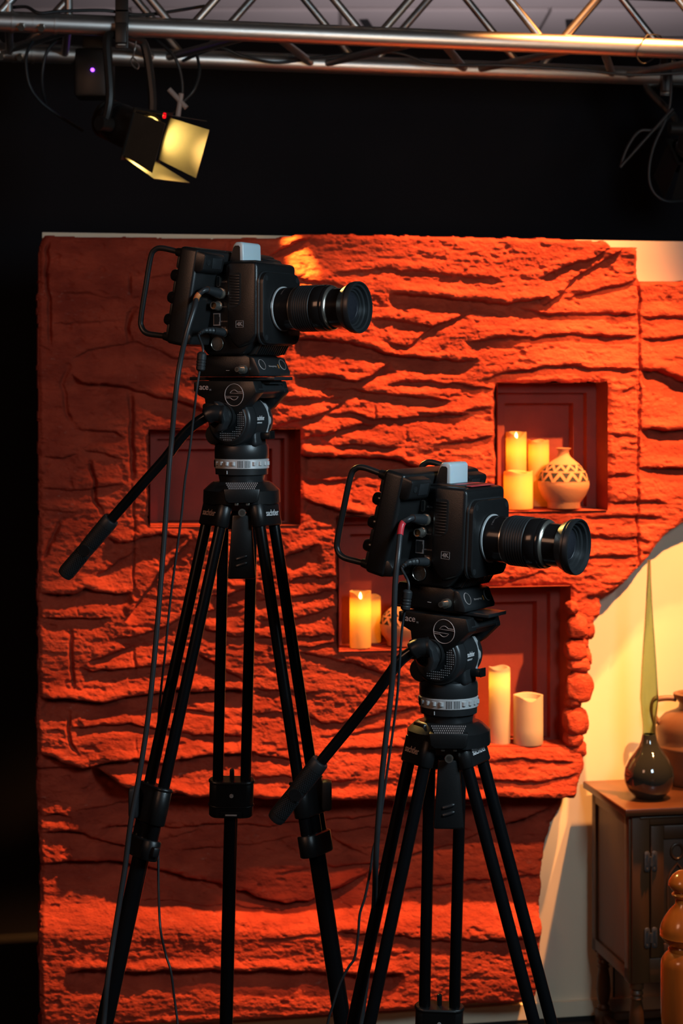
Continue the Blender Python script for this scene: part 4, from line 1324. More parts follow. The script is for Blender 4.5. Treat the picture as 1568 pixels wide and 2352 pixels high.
    # ---------------- pan handle clamp and handle
    m = MB().lathe([(0, -.078), (.015, -.078), (.019, -.074), (.021, -.060), (.021, -.052), (0, -.052)], 28, T((.002, 0, .086)) @ AXY)
    m.lathe([(0, -.064), (.0225, -.064), (.0225, -.058), (0, -.058)], 28, T((.002, 0, .086)) @ AXY)
    m.box(-.026, .006, -.079, -.062, .078, .108, .005, m=T((0, 0, 0)))
    m.build('handle_clamp', 'plastic', head)
    MB().prism([(.004, .112), (.013, .108), (.022, .096), (.026, .080), (.020, .066), (.010, .062), (.006, .068), (.014, .076), (.014, .088), (.004, .100)], -.090, -.072, .0025).build('clamp_wing', 'satin', head)
    hp_ = [P(*q_) - base for q_ in hpath]
    sp0 = smooth_path(hp_, 8)
    ph = MB().tube(sp0, .0084, 20).build('pan_handle', 'tube', t)
    MB().tube(sp0[:15], [.0150] * 3 + [.0138] * 11 + [.0125], 20).build('handle_socket', 'plastic', ph)
    g0, g1 = [P(*q_) - base for q_ in grip]
    ax = (g1 - g0).normalized(); L = (g1 - g0).length
    side = ax.cross(Vector((0, 1, 0))).normalized(); nrm = side.cross(ax).normalized()
    if nrm.y > 0: nrm = -nrm; side = -side
    GM = Matrix((side, nrm, ax)).transposed().to_4x4(); GM.translation = g0
    gp = MB().lathe([(0, 0), (.0125, 0), (.0138, .002), (.0142, .012), (.0138, .05), (.0130, L * .55), (.0138, L * .8), (.0140, L - .008), (.0125, L - .002), (.0085, L), (0, L)], 28, GM)
    gr = gp.build('grip', 'rubber', ph)
    pad = MB()
    for a0_, a1_ in ((.014, L * .44), (L * .60, L - .012)):
        k = 0
        z = a0_
        while z < a1_:
            for q in range(-4, 5):
                an = math.radians(q * 13 + 90) + (.11 if k % 2 else 0)
                rr = .0140
                c_ = Vector((rr * math.cos(an), rr * math.sin(an), z))
                pad.box(-.0009, .0009, -.0006, .0006, -.0011, .0011, m=GM @ T(c_) @ Matrix.Rotation(an - PI / 2, 4, 'Z'))
            z += .0036; k += 1
    o_ = pad.build('grip_texture', 'rubber', gr, 0); o_['kind'] = 'stuff'
    MB().lathe([(0, .0005), (.0095, .0005), (.0100, -.001), (.0085, -.002), (0, -.002)], 24, GM @ T((0, .0142, L * .52)) @ Matrix.Rotation(-PI / 2, 4, 'X')).build('grip_button', 'plastic', gr)
    # ---------------- crown
    CZ = Z - .021
    cm = Matrix.Rotation(-va, 4, 'Z')
    crown_m = T((0, 0, CZ))
    m = MB()
    v, f = [], []
    hexr = [(0.046, 0.0), (0.051, -0.003), (0.063, -0.014), (0.064, -0.034), (0.044, -0.046)]
    angs = [90 + 60 * k + s_ for k in range(6) for s_ in ((-13, 13) if k % 2 == 0 else (-24, 24))]
    angs = sorted(((a + 360) % 360) for a in angs)
    for r_, z in hexr:
        for a in angs:
            v.append((r_ * math.cos(math.radians(a)), r_ * math.sin(math.radians(a)), z))
    n = len(angs)
    for i in range(len(hexr) - 1):
        for k in range(n): f.append((i * n + k, i * n + (k + 1) % n, (i + 1) * n + (k + 1) % n, (i + 1) * n + k))
    f.append(tuple(range(n))); f.append(tuple((len(hexr) - 1) * n + k for k in range(n))[::-1])
    m.add((v, f), crown_m @ cm)
    crown = m.build('crown', 'plastic', t, 25)
    # front block between the two near legs, with its dotted slope and two screws
    MB().prism([(-.029, -.009), (.029, -.009), (.027, -.028), (.021, -.0315), (-.021, -.0315), (-.027, -.028)], -.066, -.040, .002, m=crown_m @ cm).build('front_block', 'plastic', crown)
    dots = MB()
    for i in range(-9, 10):
        for j in range(4):
            wv = .0255 - j * .0016
            x = i * .0031 + (.0015 if j % 2 else 0)
            if abs(x) > wv: continue
            y = -.0500 - j * .0036; z = -.0005 - j * .0026
            dots.box(x - .0008, x + .0008, y - .0035, y - .0015, z - .0008, z + .0012, m=crown_m @ cm)
    d_ = dots.build('grip_dots', 'grey_print', crown, 0); d_['kind'] = 'stuff'
    for x in (-.0085, .0095):
        MB().box(x - .003, x + .003, -.062, -.054, -.0360, -.031, .001, m=crown_m @ cm).build('screw_head', 'chrome', crown)
    m = MB().lathe([(.0042, -.003), (.0062, -.003), (.0066, 0), (.0062, .003), (.0042, .003), (.0042, -.003)], 20, crown_m @ cm @ T((.0005, -.056, -.0475)) @ AXY)
    m.build('cable_ring', 'chrome', crown)
    # carry paddle under the crown
    pd = [(-.0155, -.052), (.0155, -.052), (.0195, -.100), (.0228, -.152), (.0218, -.1555), (-.0218, -.1555), (-.0228, -.152), (-.0185, -.100)]
    pdl = MB().prism(pd, -.046, -.032, .003, m=crown_m @ cm).build('carry_handle', 'plastic', t)
    for zz in (-.122, -.133):
        MB().add(tube_vf(smooth_path([(-.010, 0, -.002), (-.002, -.001, .0005), (.009, -.0005, .004)], 4), [.0015] + [.0026] * 7 + [.001], 8), crown_m @ cm @ T((0, -.0455, zz))).build('grip_fin', 'satin', pdl)
    # ---------------- legs
    for li, (tpx, tpy, Yt, bpx, dy, rows, kind) in enumerate(legs):
        p0 = P(tpx, tpy, Yt)
        # drop for which the ray row is 2352
        num = (2352 - HY) * Yt - F * (EYE - p0.z)
        tt = num / (F - (2352 - HY) * dy)
        Yb = Yt + dy * tt
        p1 = P(bpx, 2352, Yb)
        dn = (p1 - p0) / (p0.z - p1.z)          # per metre of drop
        foot = p0 + dn * p0.z
        axl = dn.normalized()
        rad = Vector((p0.x - c.x, p0.y - c.y, 0)).normalized()
        if kind == 'rear': rad = Vector((math.sin(va), math.cos(va), 0))
        else: rad = Vector((math.cos(math.radians((210 if kind == 'left' else 330)) - va), math.sin(math.radians((210 if kind == 'left' else 330)) - va), 0))
        tanv = UPZ.cross(rad).normalized()
        tanv = (tanv - axl * tanv.dot(axl)).normalized()
        outv = axl.cross(tanv).normalized()
        if outv.dot(rad) < 0: outv = -outv
        LM = Matrix((tanv, outv, tanv.cross(outv))).transposed().to_4x4()
        zdir = 1 if tanv.cross(outv).dot(axl) > 0 else -1     # local z along (+) or against (-) the leg
        LM.translation = p0 - base
        lz = lambda d: zdir * d

        def drop_at(row):
            lo_, hi_ = 0.0, 3.0
            for _ in range(40):
                mid = (lo_ + hi_) / 2
                q_ = p0 + axl * mid
                if HY + F * (EYE - q_.z) / q_.y < row: lo_ = mid
                else: hi_ = mid
            return (lo_ + hi_) / 2
        hs = .0238
        tr = .0093
        Ltot = (foot - p0).length
        dA = drop_at(rows[0]); dB = drop_at(rows[1])
        dC, dD = (drop_at(rows[2]), drop_at(rows[3])) if len(rows) > 2 else (dB, dB)
        endp = (dC + dD) / 2 if len(rows) > 2 else (dA + dB) / 2
        m = MB()
        for s_ in (-1, 1):
            m.add(tube_vf([(s_ * hs, 0, lz(-.01)), (s_ * hs, 0, lz(endp))], tr, 20), LM)
        leg = m.build('leg', 'tube', t)

        def stad(z0, z1, hw, r, name, mt_='plastic'):
            a_, b_ = sorted((lz(z0), lz(z1)))
            return MB().add(stad_vf(hw, r, a_, b_), LM).build(name, mt_, leg)
        sh_ = stad(-.028, .012, hs, .0128, 'shoulder')
        # hinge cheek up to the crown
        m = MB().box(-.0165, .0165, -.013, .0115, *sorted((lz(-.050), lz(-.024))), .003, m=LM)
        m.build('hinge', 'plastic', leg)
        m = MB().box(-.028, .028, -.011, .009, *sorted((lz(-.040), lz(-.024))), .003, m=LM)
        m.build('hinge', 'plastic', leg)
        if kind != 'rear':
            tv, tf = text_vf('sachtler', .0142, .90, .012)
            # outward face: text x along the screen-right tangent, text y up the leg
            xr_ = tanv if tanv.x * (1) > 0 else -tanv
            yr_ = -axl
            zr_ = xr_.cross(yr_)
            if zr_.dot(outv) < 0: xr_ = -xr_; zr_ = -zr_
            TM = Matrix((xr_, yr_, zr_)).transposed().to_4x4()
            TM.translation = p0 - base + outv * .0130 - axl * .008
            MB().add((tv, tf), TM).build('lettering', 'white_print' if kind == 'right' else 'rose_print', leg, 0)  # left lettering takes a rosier, dimmer copy: its light put into colour
        # collars
        m = stad(dA, dB, hs - .001, .0155, 'collar')
        stad(dA - .002, dA + .004, hs, .0162, 'collar_lip')
        if len(rows) > 2:
            stad(dC, dD, hs - .002, .0165, 'lower_clamp')
            m2 = MB().box(.034, .046, -.006, .006, *sorted((lz(dC + .008), lz(dD - .008))), .003, m=LM); m2.build('clamp_bolt', 'plastic', leg)
        else:
            stad(dB - .022, dB - .019, hs, .0165, 'collar_lip')
            a_, b_ = sorted((lz(dB - .014), lz(dB - .002)))
            nx_ = -1 if outv.y > 0 else 1
            MB().box(-.019, .019, *sorted((nx_ * .0155, nx_ * .0185)), a_, b_, .002, m=LM).build('clip', 'plastic', leg)
            MB().add(tube_vf([(-.010, nx_ * .0195, (a_ + b_) / 2), (.010, nx_ * .0195, (a_ + b_) / 2)], .0016, 8), LM).build('clip_bar', 'silver', leg)
            MB().add(tube_vf([(0, nx_ * .0145, lz(dA + .022)), (0, nx_ * .0170, lz(dA + .022))], .0035, 12), LM).build('screw_head', 'silver', leg)
        # knob on the collar
        if kind != 'rear':
            sx_ = -1 if kind == 'left' else 1
            q_ = LM @ T((0, 0, lz((dA + dB) / 2 - .004)))
            wx = rad * 1
            kc = p0 - base + axl * ((dA + dB) / 2 - .004) + Vector((sx_ * .030, -.004, 0))
            MB().box(-.008, .008, -.012, .012, -.024, .024, .005, m=T(kc)).build('clamp_knob', 'rubber', leg)
        else:
            MB().box(-.004, .004, -.004, .004, -.010, .012, .003, m=T(p0 - base + axl * (dA - .008) + Vector((0, .004, 0)))).build('spring_tab', 'plastic', leg)
        # single lower tube and foot
        st_ = dA + .01
        MB().add(tube_vf([(0, 0, lz(st_)), (0, 0, lz(Ltot - .03))], .0137 if kind != 'rear' else .0118, 24), LM).build('lower_tube', 'tube', leg)
        MB().add(tube_vf([(0, 0, lz(Ltot - .05)), (0, 0, lz(Ltot - .02)), (0, 0, lz(Ltot - .006))], [.017, .019, .014], 20), LM).build('foot', 'rubber', leg)
    return t, c, head, plat


T1 = tripod(555, 1076, 3.07,
            [(493, 1192, 3.045, 240, -.13, (1806, 1888, 1922, 1968), 'left'), (611, 1192, 3.045, 787, -.11, (1790, 1872, 1912, 1962), 'right'), (546, 1196, 3.13, 519, .20, (1792, 1872), 'rear')],
            'taller black tripod with fluid head, under the camera with the orange-taped cable', 0.0,
            [(512, 952, 2.985), (490, 950, 2.985), (468, 960, 2.988), (440, 980, 2.995), (412, 1010, 3.002), (380, 1052, 3.01), (320, 1120, 3.025), (246, 1204, 3.045)],
            [(256, 1192, 3.043), (147, 1322, 3.075)], math.radians(-30))
T2 = tripod(1030, 1621, 2.835,
            [(960, 1738, 2.812, 829, -.13, (2420, 2500, 2540, 2590), 'left'), (1086, 1738, 2.812, 1247, -.12, (2420, 2500, 2540, 2590), 'right'), (1022, 1744, 2.895, 1008, .20, (2312, 2392), 'rear')],
            'shorter black tripod with fluid head, under the camera with the red-taped cable', 2.6,
            [(985, 1486, 2.755), (962, 1488, 2.755), (940, 1500, 2.757), (916, 1520, 2.76), (890, 1555, 2.767), (850, 1610, 2.777), (790, 1685, 2.79), (728, 1760, 2.80)],
            [(736, 1748, 2.798), (630, 1884, 2.82)], math.radians(-32.5))


# ================================================================= STUDIO CAMERAS
def studio_camera(c, tilt, label, sticker, YAW, slide):
    # origin: pan axis at the slide plate (0.150 above the ring), local x to the lens, -y to the ports, z up
    piv = Vector((.006, 0, .079))
    R = Matrix.Rotation(YAW, 4, 'Z') @ T(piv) @ Matrix.Rotation(math.radians(tilt), 4, 'Y') @ T(-piv)
    W = T(c) @ R @ T((slide, 0, .150))
    t = thing('studio_camera', label, 'camera')
    t.matrix_world = W
    t.location = W.to_translation(); t.rotation_euler = W.to_euler()
    D = T((0, 0, -.150))

    def part(mb, name, mt_, parent=t, smooth=35):
        o = MB(); o.add((mb.v, mb.f), D)
        return o.build(name, mt_, parent, smooth)
    # mount block with rod holes
    m = MB().prism([(-.055, .1505), (.050, .1505), (.052, .158), (.044, .182), (.034, .186), (-.050, .186), (-.058, .176)], -.046, .046, .0015)
    mt = part(m, 'mount_block', 'plastic')
    m = MB().prism([(.046, .1515), (.064, .1515), (.065, .157), (.054, .180), (.050, .182), (.044, .182)], -.047, .047, .0015)
    fb = part(m, 'rod_clamp', 'satin', mt)
    for y in (-.031, .031):
        dirn = Vector((.90, 0, .43))
        cc = Vector((.0588, y, .1700))
        part(MB().lathe([(.0086, -.001), (.0094, .0004), (.0086, .0012), (.0082, .0004), (.0086, -.001)], 28, T(cc) @ dirn.to_track_quat('Z', 'Y').to_matrix().to_4x4()), 'hole_rim', 'grey_print', fb)
        part(MB().cyl(cc - dirn * .004, cc + dirn * .0006, .0084, n=24), 'rod_hole', 'dark', fb)
    TM = T((.0605, 0, .1672)) @ Matrix.Rotation(math.radians(-25.6), 4, 'Y') @ Matrix.Rotation(PI / 2, 4, 'Z') @ Matrix.Rotation(PI / 2, 4, 'X')
    part(MB().add(text_vf('Blackmagicdesign', .0042, .8), TM @ T((-.002, 0, .0006))), 'lettering', 'grey_print', fb, 0)
    part(MB().box(.0152, .0162, -.0035, .0035, 0, .0008, m=TM), 'print_mark', 'orange_print', fb, 0)
    m = MB().cyl((.034, -.046, .162), (.034, -.054, .162), .0072, n=20).cyl((.034, -.054, .162), (.034, -.066, .162), .0042, n=16)
    part(m, 'clamp_screw', 'chrome', mt)
    part(MB().lathe([(.0024, 0), (.0042, 0), (.0042, .0015), (.0024, .0015), (.0024, 0)], 16, T((.034, -.0668, .162)) @ AXY), 'screw_ring', 'chrome', mt)
    part(MB().box(.0, .006, -.0466, -.0460, .160, .1606), 'scale_mark', 'white_print', mt, 0)
    # body core and front cowl
    core = [(-.030, .332), (.040, .336), (.060, .333), (.066, .322), (.066, .225), (.062, .212), (.040, .188), (.030, .185), (-.030, .185), (-.040, .195)]
    bd = part(MB().prism(core, -.0545, .0545, .004, seg=3), 'body', 'plastic')
    cowl = [(.010, .330), (.016, .336), (.062, .335), (.067, .330), (.0672, .216), (.055, .204), (.030, .196), (.020, .204), (.010, .222)]
    part(MB().prism(cowl, -.0605, .0605, .005, seg=3), 'front_cowl', 'plastic', bd)
    part(MB().prism([(-.020, .335), (.010, .339), (.052, .338), (.058, .332), (-.020, .330)], -.040, .040, .002), 'top_cover', 'plastic', bd)
    # bottom grille at the chin
    ch_ = MB().prism([(.036, .194), (.064, .214), (.066, .212), (.050, .187), (.038, .184)], -.040, .050, .001)
    gq = part(ch_, 'chin', 'dark', bd)
    for k in range(14):
        y = -.038 + k * .0064
        part(MB().prism([(.050, .1865), (.0525, .1862), (.0675, .2105), (.0655, .212)], y, y + .0026), 'grille_rib', 'plastic', gq, 0)
    # side vent
    vr = [(.016, .3175), (.035, .3175), (.0375, .315), (.0375, .272), (.034, .266), (.026, .262), (.016, .262)]
    vn = part(MB().prism(vr, -.0612, -.0600), 'side_vent', 'dark', bd, 0)
    for k in range(11):
        z = .3125 - k * .0045
        part(MB().box(.0175, .0355 - (.002 if k > 9 else 0), -.0622, -.0606, z - .0011, z + .0011, .0005), 'vent_slat', 'plastic', vn)
    # 4K mark
    q4 = MB().add(text_vf('4K', .0088, 1.05, .02), T((.0352, -.0607, .2345)) @ SIDE)
    for a, b, c_, d in ((.0280, .0424, .2398, .2403), (.0280, .0424, .2292, .2297), (.0280, .0285, .2292, .2403), (.0419, .0424, .2292, .2403)):
        q4.box(a, b, -.0609, -.0604, c_, d)
    part(q4, 'lettering', 'grey_print', bd, 0)
    # front plate with screws
    pl = [(x, z) for x, z in rrect(-.057, .057, .203, .318, .018)]
    YZ = Matrix.Rotation(PI / 2, 4, 'Z')
    fp = part(MB().prism(pl, -.0775, -.066, .0015, m=YZ), 'front_plate', 'plastic', bd)
    part(MB().prism([(x * 1.035, .2605 + (z - .2605) * 1.035) for x, z in pl], -.0705, -.0655, .002, m=YZ), 'plate_rim', 'satin', bd)
    for y in (-.047, .047):
        for z in (.213, .308):
            part(MB().cyl((.0770, y, z), (.0779, y, z), .0046, n=18), 'screw', 'satin', fp)
            part(MB().cyl((.0778, y, z), (.0781, y, z), .0022, n=6), 'screw_socket', 'dark', fp, 0)
    # display unit, leaning back
    DM = T((-.0385, 0, .279)) @ Matrix.Rotation(math.radians(10.6), 4, 'Y')
    du_ = part(MB().box(-.018, .018, -.117, .117, -.079, .079, .0065, m=DM, seg=3), 'display_unit', 'plastic')
    part(MB().box(-.0195, -.0175, -.085, .085, -.050, .056, .001, m=DM), 'screen', 'gloss', du_)
    for s_ in (-1, 1):
        y0, y1 = sorted((s_ * .1155, s_ * .058))
        v_, f_ = prism_vf([(-.010, .078), (.006, .0765), (.0305, .0735), (.033, .069), (.032, .047), (.026, .042), (.010, .042), (-.010, .050)], y0, y1, .0025, 2)
        lump = part(MB().add((v_, f_), DM), 'corner_block', 'plastic', du_)
        v_, f_ = prism_vf([(.006, -.050), (.020, -.052), (.0285, -.060), (.028, -.074), (.010, -.0785)], y0, y1, .003, 2)
        part(MB().add((v_, f_), DM), 'corner_block', 'plastic', du_)
        # screw and pad on the block face
        cy_ = s_ * .1035
        part(MB().cyl(DM @ Vector((.0320, cy_, .060)), DM @ Vector((.0332, cy_, .060)), .0048, n=16), 'screw', 'satin', lump)
        part(MB().cyl(DM @ Vector((.0330, cy_, .060)), DM @ Vector((.0335, cy_, .060)), .0022, n=6), 'screw_socket', 'dark', lump, 0)
        ya, yb = sorted((s_ * .093, s_ * .066))
        part(MB().box(.0316, .0334, ya, yb, .0505, .0680, .0008, m=DM), 'pad', 'satin', lump)
        # handle: bent tube on the back
        hx = s_ * .104
        pts = [(-.014, hx, .066), (-.030, hx, .068), (-.060, hx, .069), (-.074, hx, .064), (-.080, hx, .050), (-.081, hx, .0), (-.081, hx, -.046), (-.078, hx, -.062), (-.066, hx, -.071), (-.040, hx, -.0705), (-.014, hx, -.068)]
        hnd = part(MB().tube([DM @ Vector(p) for p in smooth_path(pts, 6)], .0047, 16), 'handle', 'satin', du_, 60)
        for zz in (.067, -.069):
            part(MB().add(tube_vf([DM @ Vector((-.012, hx, zz)), DM @ Vector((-.030, hx, zz * 1.01))], [.0095, .0065], 18)), 'handle_boss', 'plastic', hnd)
    for zz in (.030, -.006, -.042):
        kb = DM @ T((-.018, -.1005, zz)) @ Matrix.Rotation(-PI / 2, 4, 'Y')
        part(MB().lathe([(0, 0), (.0125, 0), (.0125, .003), (.0105, .004), (.0100, .011), (.0085, .015), (0, .015)], 20, kb), 'control_knob', 'gloss', du_)
    for zz in (.052, .012, -.024, -.058):
        part(MB().box(-.0235, -.0175, -.112, -.090, zz - .010, zz + .010, .003, m=DM), 'rear_pad', 'rubber', du_)
    # tally light
    tl = [(-.008, .334), (.001, .365), (.005, .3695), (.0165, .3695), (.020, .366), (.021, .334)]
    ty = part(MB().prism(tl, -.0275, .0275, .0028, seg=3), 'tally_light', 'tally')
    for s_ in (-1, 1):
        a, b = sorted((s_ * .0272, s_ * .0281))
        part(MB().prism([(-.0065, .335), (.0018, .360), (.0052, .3635), (.0120, .3635), (.0145, .361), (.0150, .335)], a, b), 'tally_side', 'plastic', ty, 0)
    if sticker:
        part(MB().prism([(.030, .3378), (.060, .3368), (.060, .3376), (.030, .3386)], -.034, .040), 'sticker', 'sticker', bd, 0)
    # ports on the near side
    yb = -.0548
    hd_ = rrect(-.0120, -.0060, .2960, .3130, .002)
    hm = part(MB().prism(hd_, yb - .0010, yb + .001), 'video_port', 'chrome', bd, 0)
    part(MB().prism(rrect(-.0113, -.0067, .2968, .3122, .0018), yb - .0013, yb + .001), 'port_socket', 'dark', hm, 0)
    b_ = T((-.0082, 0, .265)) @ AXY
    bn = part(MB().lathe([(.0072, -.0545), (.0080, -.0555), (.0080, -.0585), (.0068, -.059), (.0062, -.060), (.0062, -.0715), (.0054, -.0715), (.0054, -.058)], 24, b_), 'coax_port', 'chrome', bd)
    part(MB().lathe([(0, -.0665), (.0054, -.0665), (.0054, -.060)], 20, b_), 'port_core', 'brass', bn)
    en = part(MB().prism([(-.0185, .2330), (-.0055, .2330), (-.0055, .2530), (-.0185, .2530)], yb - .0012, yb + .001), 'network_port', 'grey_print', bd, 0)
    part(MB().prism([(-.0165, .2350), (-.0072, .2350), (-.0072, .2395), (-.0062, .2395), (-.0062, .2470), (-.0072, .2470), (-.0072, .2515), (-.0165, .2515)], yb - .0018, yb + .001), 'port_socket', 'dark', en, 0)
    b_ = T((-.0105, 0, .2035)) @ AXY
    xl = part(MB().lathe([(.0102, -.0535), (.0112, -.0552), (.0112, -.0566), (.0104, -.0566), (.0100, -.0552), (0, -.0550)], 32, b_), 'round_port', 'dark', bd)
    part(MB().lathe([(.0106, -.0562), (.0112, -.0570), (.0116, -.0562)], 32, b_), 'port_ring', 'chrome', xl)
    for dx, dz in ((-.002, .003), (.003, .0045), (-.0022, -.0022), (.0022, -.005)):
        part(MB().cyl((-.0105 + dx, -.0545, .2035 + dz), (-.0105 + dx, -.0563, .2035 + dz), .0007, n=8), 'pin', 'chrome', xl, 0)
    # port labels
    lt = MB()
    for s_, x, z, sz in (('HDMI', .0028, .3035, .0042), ('SDI OUT', .0052, .2826, .0029), ('SDI IN', .0030, .2630, .0029), ('ETHERNET', .0030, .2395, .0029), ('12V DC', .0012, .2298, .0028)):
        lt.add(text_vf(s_, sz, 1.0, .02), T((x, yb - .0004, z)) @ SIDE)
    part(lt, 'lettering', 'grey_print', bd, 0)
    # power jack collar
    b_ = T((.0025, 0, .2215)) @ AXY
    part(MB().lathe([(.0058, -.0545), (.0076, -.0548), (.0076, -.0575), (.0062, -.0582), (.0058, -.0560)], 24, b_), 'power_port', 'chrome', bd)
    # ---- lens
    LX = T((0, 0, .2600)) @ AXX
    lens = part(MB().lathe([(0, .070), (.0365, .070), (.0365, .0790), (.0350, .0800), (.0345, .0805), (.0345, .108), (.0325, .110), (0, .110)], 56, LX), 'lens', 'gloss', t, 30)
    part(MB().lathe([(.0355, .0775), (.0362, .0778), (.0362, .0815), (.0350, .0820)], 56, LX), 'mount_ring', 'silver', lens)
    part(MB().lathe([(.0345, .1080), (.0352, .1083), (.0352, .1098), (.0345, .1102)], 56, LX), 'thin_ring', 'chrome', lens)
    pf = [(.0342, .110), (.0355, .1105), (.0372, .1155)]
    z = .1165
    for k in range(7):
        pf += [(.0374, z), (.0374, z + .0026), (.0362, z + .0029), (.0362, z + .0037)]
        z += .0041
    pf += [(.0374, z), (.0374, z + .002), (.0360, z + .003)]
    zr = z + .003
    part(MB().lathe(pf, 64, LX), 'zoom_ring', 'rubber', lens, 25)
    pf = [(.0358, zr), (.0372, zr + .0012), (.0374, zr + .002), (.0374, zr + .017), (.0366, zr + .0185)]
    part(MB().lathe(pf, 64, LX), 'focus_ring', 'gloss', lens)
    ze = zr + .0185
    part(MB().lathe([(.0366, ze), (.0369, ze + .001), (.0364, ze + .0045), (.0355, ze + .0065), (.0345, ze + .0078)], 64, LX), 'trim_ring', 'gloss', lens)
    part(MB().lathe([(.0356, ze + .0064), (.0352, ze + .0072), (.0338, ze + .0092), (.0320, ze + .0100)], 64, LX), 'bright_ring', 'chrome', lens)
    part(MB().lathe([(.0315, ze + .004), (.0315, ze + .036), (0, ze + .036)], 56, LX), 'inner_barrel', 'gloss', lens)
    zf = ze + .030
    pf = [(.0316, zf), (.0345, zf + .003), (.0385, zf + .011), (.0400, zf + .013), (.0400, zf + .0165), (.0412, zf + .018), (.0414, zf + .024), (.0405, zf + .0262), (.0390, zf + .0262), (.0375, zf + .0225), (.0345, zf + .0215), (.0335, zf + .016), (.0300, zf + .015), (.0290, zf + .0115), (.0265, zf + .011), (.0255, zf + .008), (0, zf + .008)]
    part(MB().lathe(pf, 64, LX), 'front_ring', 'satin', lens, 30)
    part(MB().lathe([(.0256, zf + .0082), (.0240, zf + .0112), (.016, zf + .0150), (.008, zf + .0167), (0, zf + .0172)], 48, LX), 'front_glass', 'lens', lens, 60)
    sq = MB()
    tv, tf = text_vf('12-40mm 1:2.8 PRO', .0036, .9)
    q_ = []
    for x, y, z_ in tv:
        a = math.radians(118) - x / .0346
        q_.append((.092 + y * 0 + (y), -.0347 * math.sin(a) * 1 if False else .0347 * math.cos(a), .260 + .0347 * math.sin(a)))
    part(MB().add((q_, tf)), 'lettering', 'grey_print', lens, 0)
    return t, W @ D


C1, W1 = studio_camera(T1[1], 0.0, 'black studio camera on the taller tripod, orange-taped cable plugged in', False, math.radians(-30), 0.0)
C2, W2 = studio_camera(T2[1], 2.6, 'black studio camera on the shorter tripod, red-taped cable and red sticker on top', True, math.radians(-32.5), -.014)


# ================================================================= CAMERA CABLES
def video_cable(W, label, rest, tape, r=0.0042):
    # plug pushed onto the upper coax port, in the camera frame
    o = W @ Vector((-.001, -.055, .2846))
    t = thing('video_cable', label, 'cable', o)
    L_ = lambda p: W @ Vector(p) - o
    ax = [L_((-.001, -.0545, .2846)), L_((-.001, -.070, .2850))]
    d = (ax[1] - ax[0]).normalized()
    m = MB().add(tube_vf([ax[0], ax[0] + d * .004, ax[0] + d * .0042, ax[0] + d * .013], [.0085, .0085, .0078, .0078], 24))
    m.add(tube_vf([ax[0] + d * .006, ax[0] + d * .0075], [.0089, .0089], 24))
    plug = m.build('plug', 'chrome', t, 30)
    b0 = ax[0] + d * .013; b1 = L_((-.002, -.098, .2890))
    MB().add(tube_vf([b0, b0 + (b1 - b0) * .4, b1], [.0082, .0078, .0060], 20)).build('boot', 'rubber', plug, 40)
    p1 = L_((-.0045, -.106, .2870)); p2 = L_((-.011, -.113, .2775))
    pts = [b1 - (b1 - b0) * .1, b1, p1, p2] + [P(*q) - o for q in rest]
    sm_ = smooth_path(pts, 8)
    MB().tube(sm_, r, 14).build('sheath', 'cable', t, 60)
    MB().tube(sm_[8 * 3 - 3:8 * 3 + 3 + 1], r * 1.12, 14).build('tape_band', tape, t, 60)
    return t


def power_cable(W, label, rest, core, r=0.0019):
    o = W @ Vector((.0025, -.055, .2215))
    t = thing('power_cable', label, 'cable', o)
    L_ = lambda p: W @ Vector(p) - o
    a = L_((.0025, -.0560, .2215)); b = L_((.001, -.086, .2240)); c = L_((-.002, -.106, .2235)); d = L_((-.006, -.116, .217))
    pb = MB().add(tube_vf([a, a + (b - a) * .15, a + (b - a) * .16, b], [.0060, .0062, .0066, .0060], 20)).build('plug', 'rubber', t, 30)
    bo = smooth_path([b, c, d], 6)
    MB().tube(bo, [.0058 - .0035 * i / (len(bo) - 1) + (.0006 if i % 2 else -.0006) for i in range(len(bo))], 16).build('strain_relief', 'rubber', pb, 20)
    pts = [c, d] + [P(*q) - o for q in rest]
    MB().tube(smooth_path(pts, 8), r, 10).build('sheath', 'cable', t, 60)
    k0, k1 = [P(*q) - o for q in core]
    ax = k1 - k0
    prof = [(0, .0035), (.06, .0062), (.12, .0074), (.40, .0074), (.43, .0068), (.46, .0068), (.49, .0074), (.55, .0074), (.58, .0068), (.61, .0068), (.64, .0074), (.70, .0074), (.73, .0068), (.76, .0068), (.79, .0074), (.92, .0072), (1, .0045)]
    MB().add(tube_vf([k0 + ax * u for u, _ in prof], [q for _, q in prof], 20)).build('ferrite_core', 'rubber', t, 30)
    return t


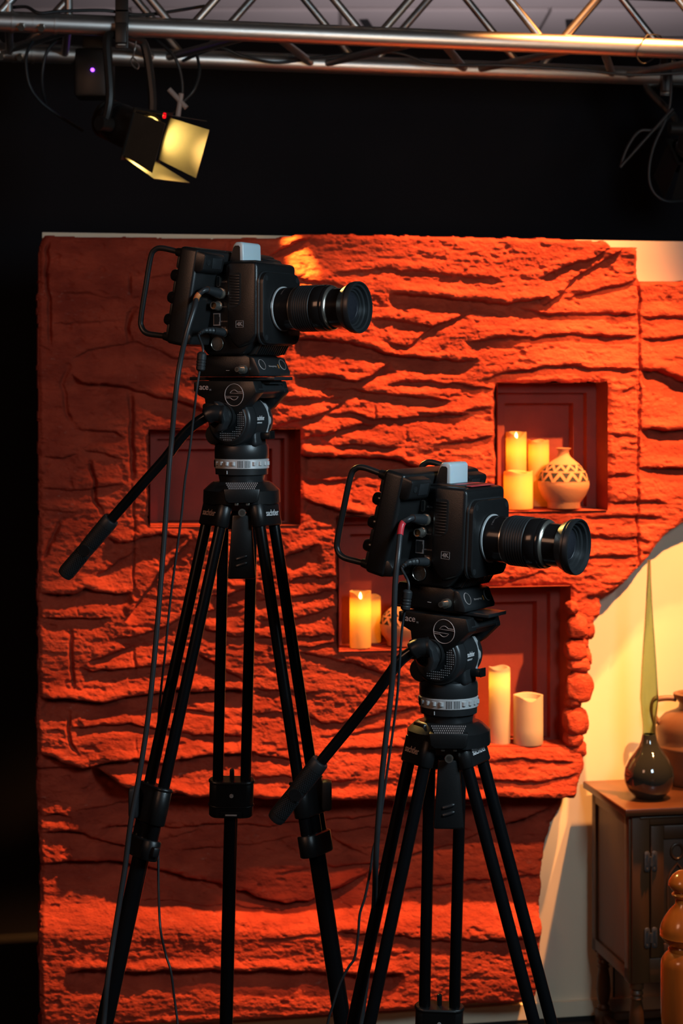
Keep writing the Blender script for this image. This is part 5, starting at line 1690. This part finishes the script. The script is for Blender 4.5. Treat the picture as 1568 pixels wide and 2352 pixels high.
Yn = 2.955
video_cable(W1, 'thick grey-black cable with orange tape hanging beside the taller tripod',
            [(446, 708, 2.955), (429, 764, 2.945), (414, 830, 2.95), (404, 900, 2.95), (395, 1000, 2.96), (388, 1080, 2.96), (376, 1250, 2.96), (360, 1450, 2.95), (341, 1640, 2.94), (320, 1780, 2.93), (300, 1890, 2.92), (286, 2000, 2.91), (262, 2150, 2.89), (246, 2260, 2.87), (238, 2352, 2.86), (225, 2480, 2.83)], 'orange_tape')
power_cable(W1, 'thin black power cord with ferrite core hanging from the taller camera',
            [(466, 800, 2.955), (463, 830, 2.955), (457, 860, 2.955), (451, 900, 2.955), (444, 960, 2.965), (436, 1030, 2.97), (424, 1110, 2.975), (416, 1190, 2.98), (404, 1280, 2.98), (391, 1380, 2.98), (379, 1500, 2.98), (368, 1600, 3.03), (361, 1690, 3.06), (356, 1780, 3.06), (358, 1880, 3.05), (363, 1950, 3.02), (364, 2040, 2.98), (368, 2130, 2.94), (380, 2190, 2.94), (392, 2230, 2.93), (400, 2290, 2.93), (408, 2352, 2.92), (416, 2440, 2.9)],
            [(464, 808, 2.955), (460, 852, 2.956)])
video_cable(W2, 'thick grey-black cable with red tape hanging beside the shorter tripod',
            [(914, 1274, 2.725), (908, 1330, 2.72), (905, 1400, 2.72), (904, 1500, 2.725), (899, 1580, 2.73), (890, 1660, 2.73), (880, 1750, 2.73), (872, 1840, 2.73), (866, 1920, 2.73), (862, 2000, 2.74), (859, 2080, 2.80), (850, 2180, 2.84), (835, 2300, 2.84), (820, 2420, 2.83)], 'red_tape')
power_cable(W2, 'thin black power cord with ferrite core hanging from the shorter camera',
            [(938, 1340, 2.73), (934, 1380, 2.73), (926, 1420, 2.735), (921, 1470, 2.735), (917, 1530, 2.735), (912, 1600, 2.74), (902, 1680, 2.745), (889, 1770, 2.75), (878, 1850, 2.75), (869, 1910, 2.75), (857, 1950, 2.75), (850, 2000, 2.75), (838, 2060, 2.75), (826, 2100, 2.75), (822, 2150, 2.75), (814, 2200, 2.75), (800, 2222, 2.75), (780, 2260, 2.75), (764, 2310, 2.75), (752, 2352, 2.75), (740, 2440, 2.74)],
            [(936, 1354, 2.73), (930, 1402, 2.731)])
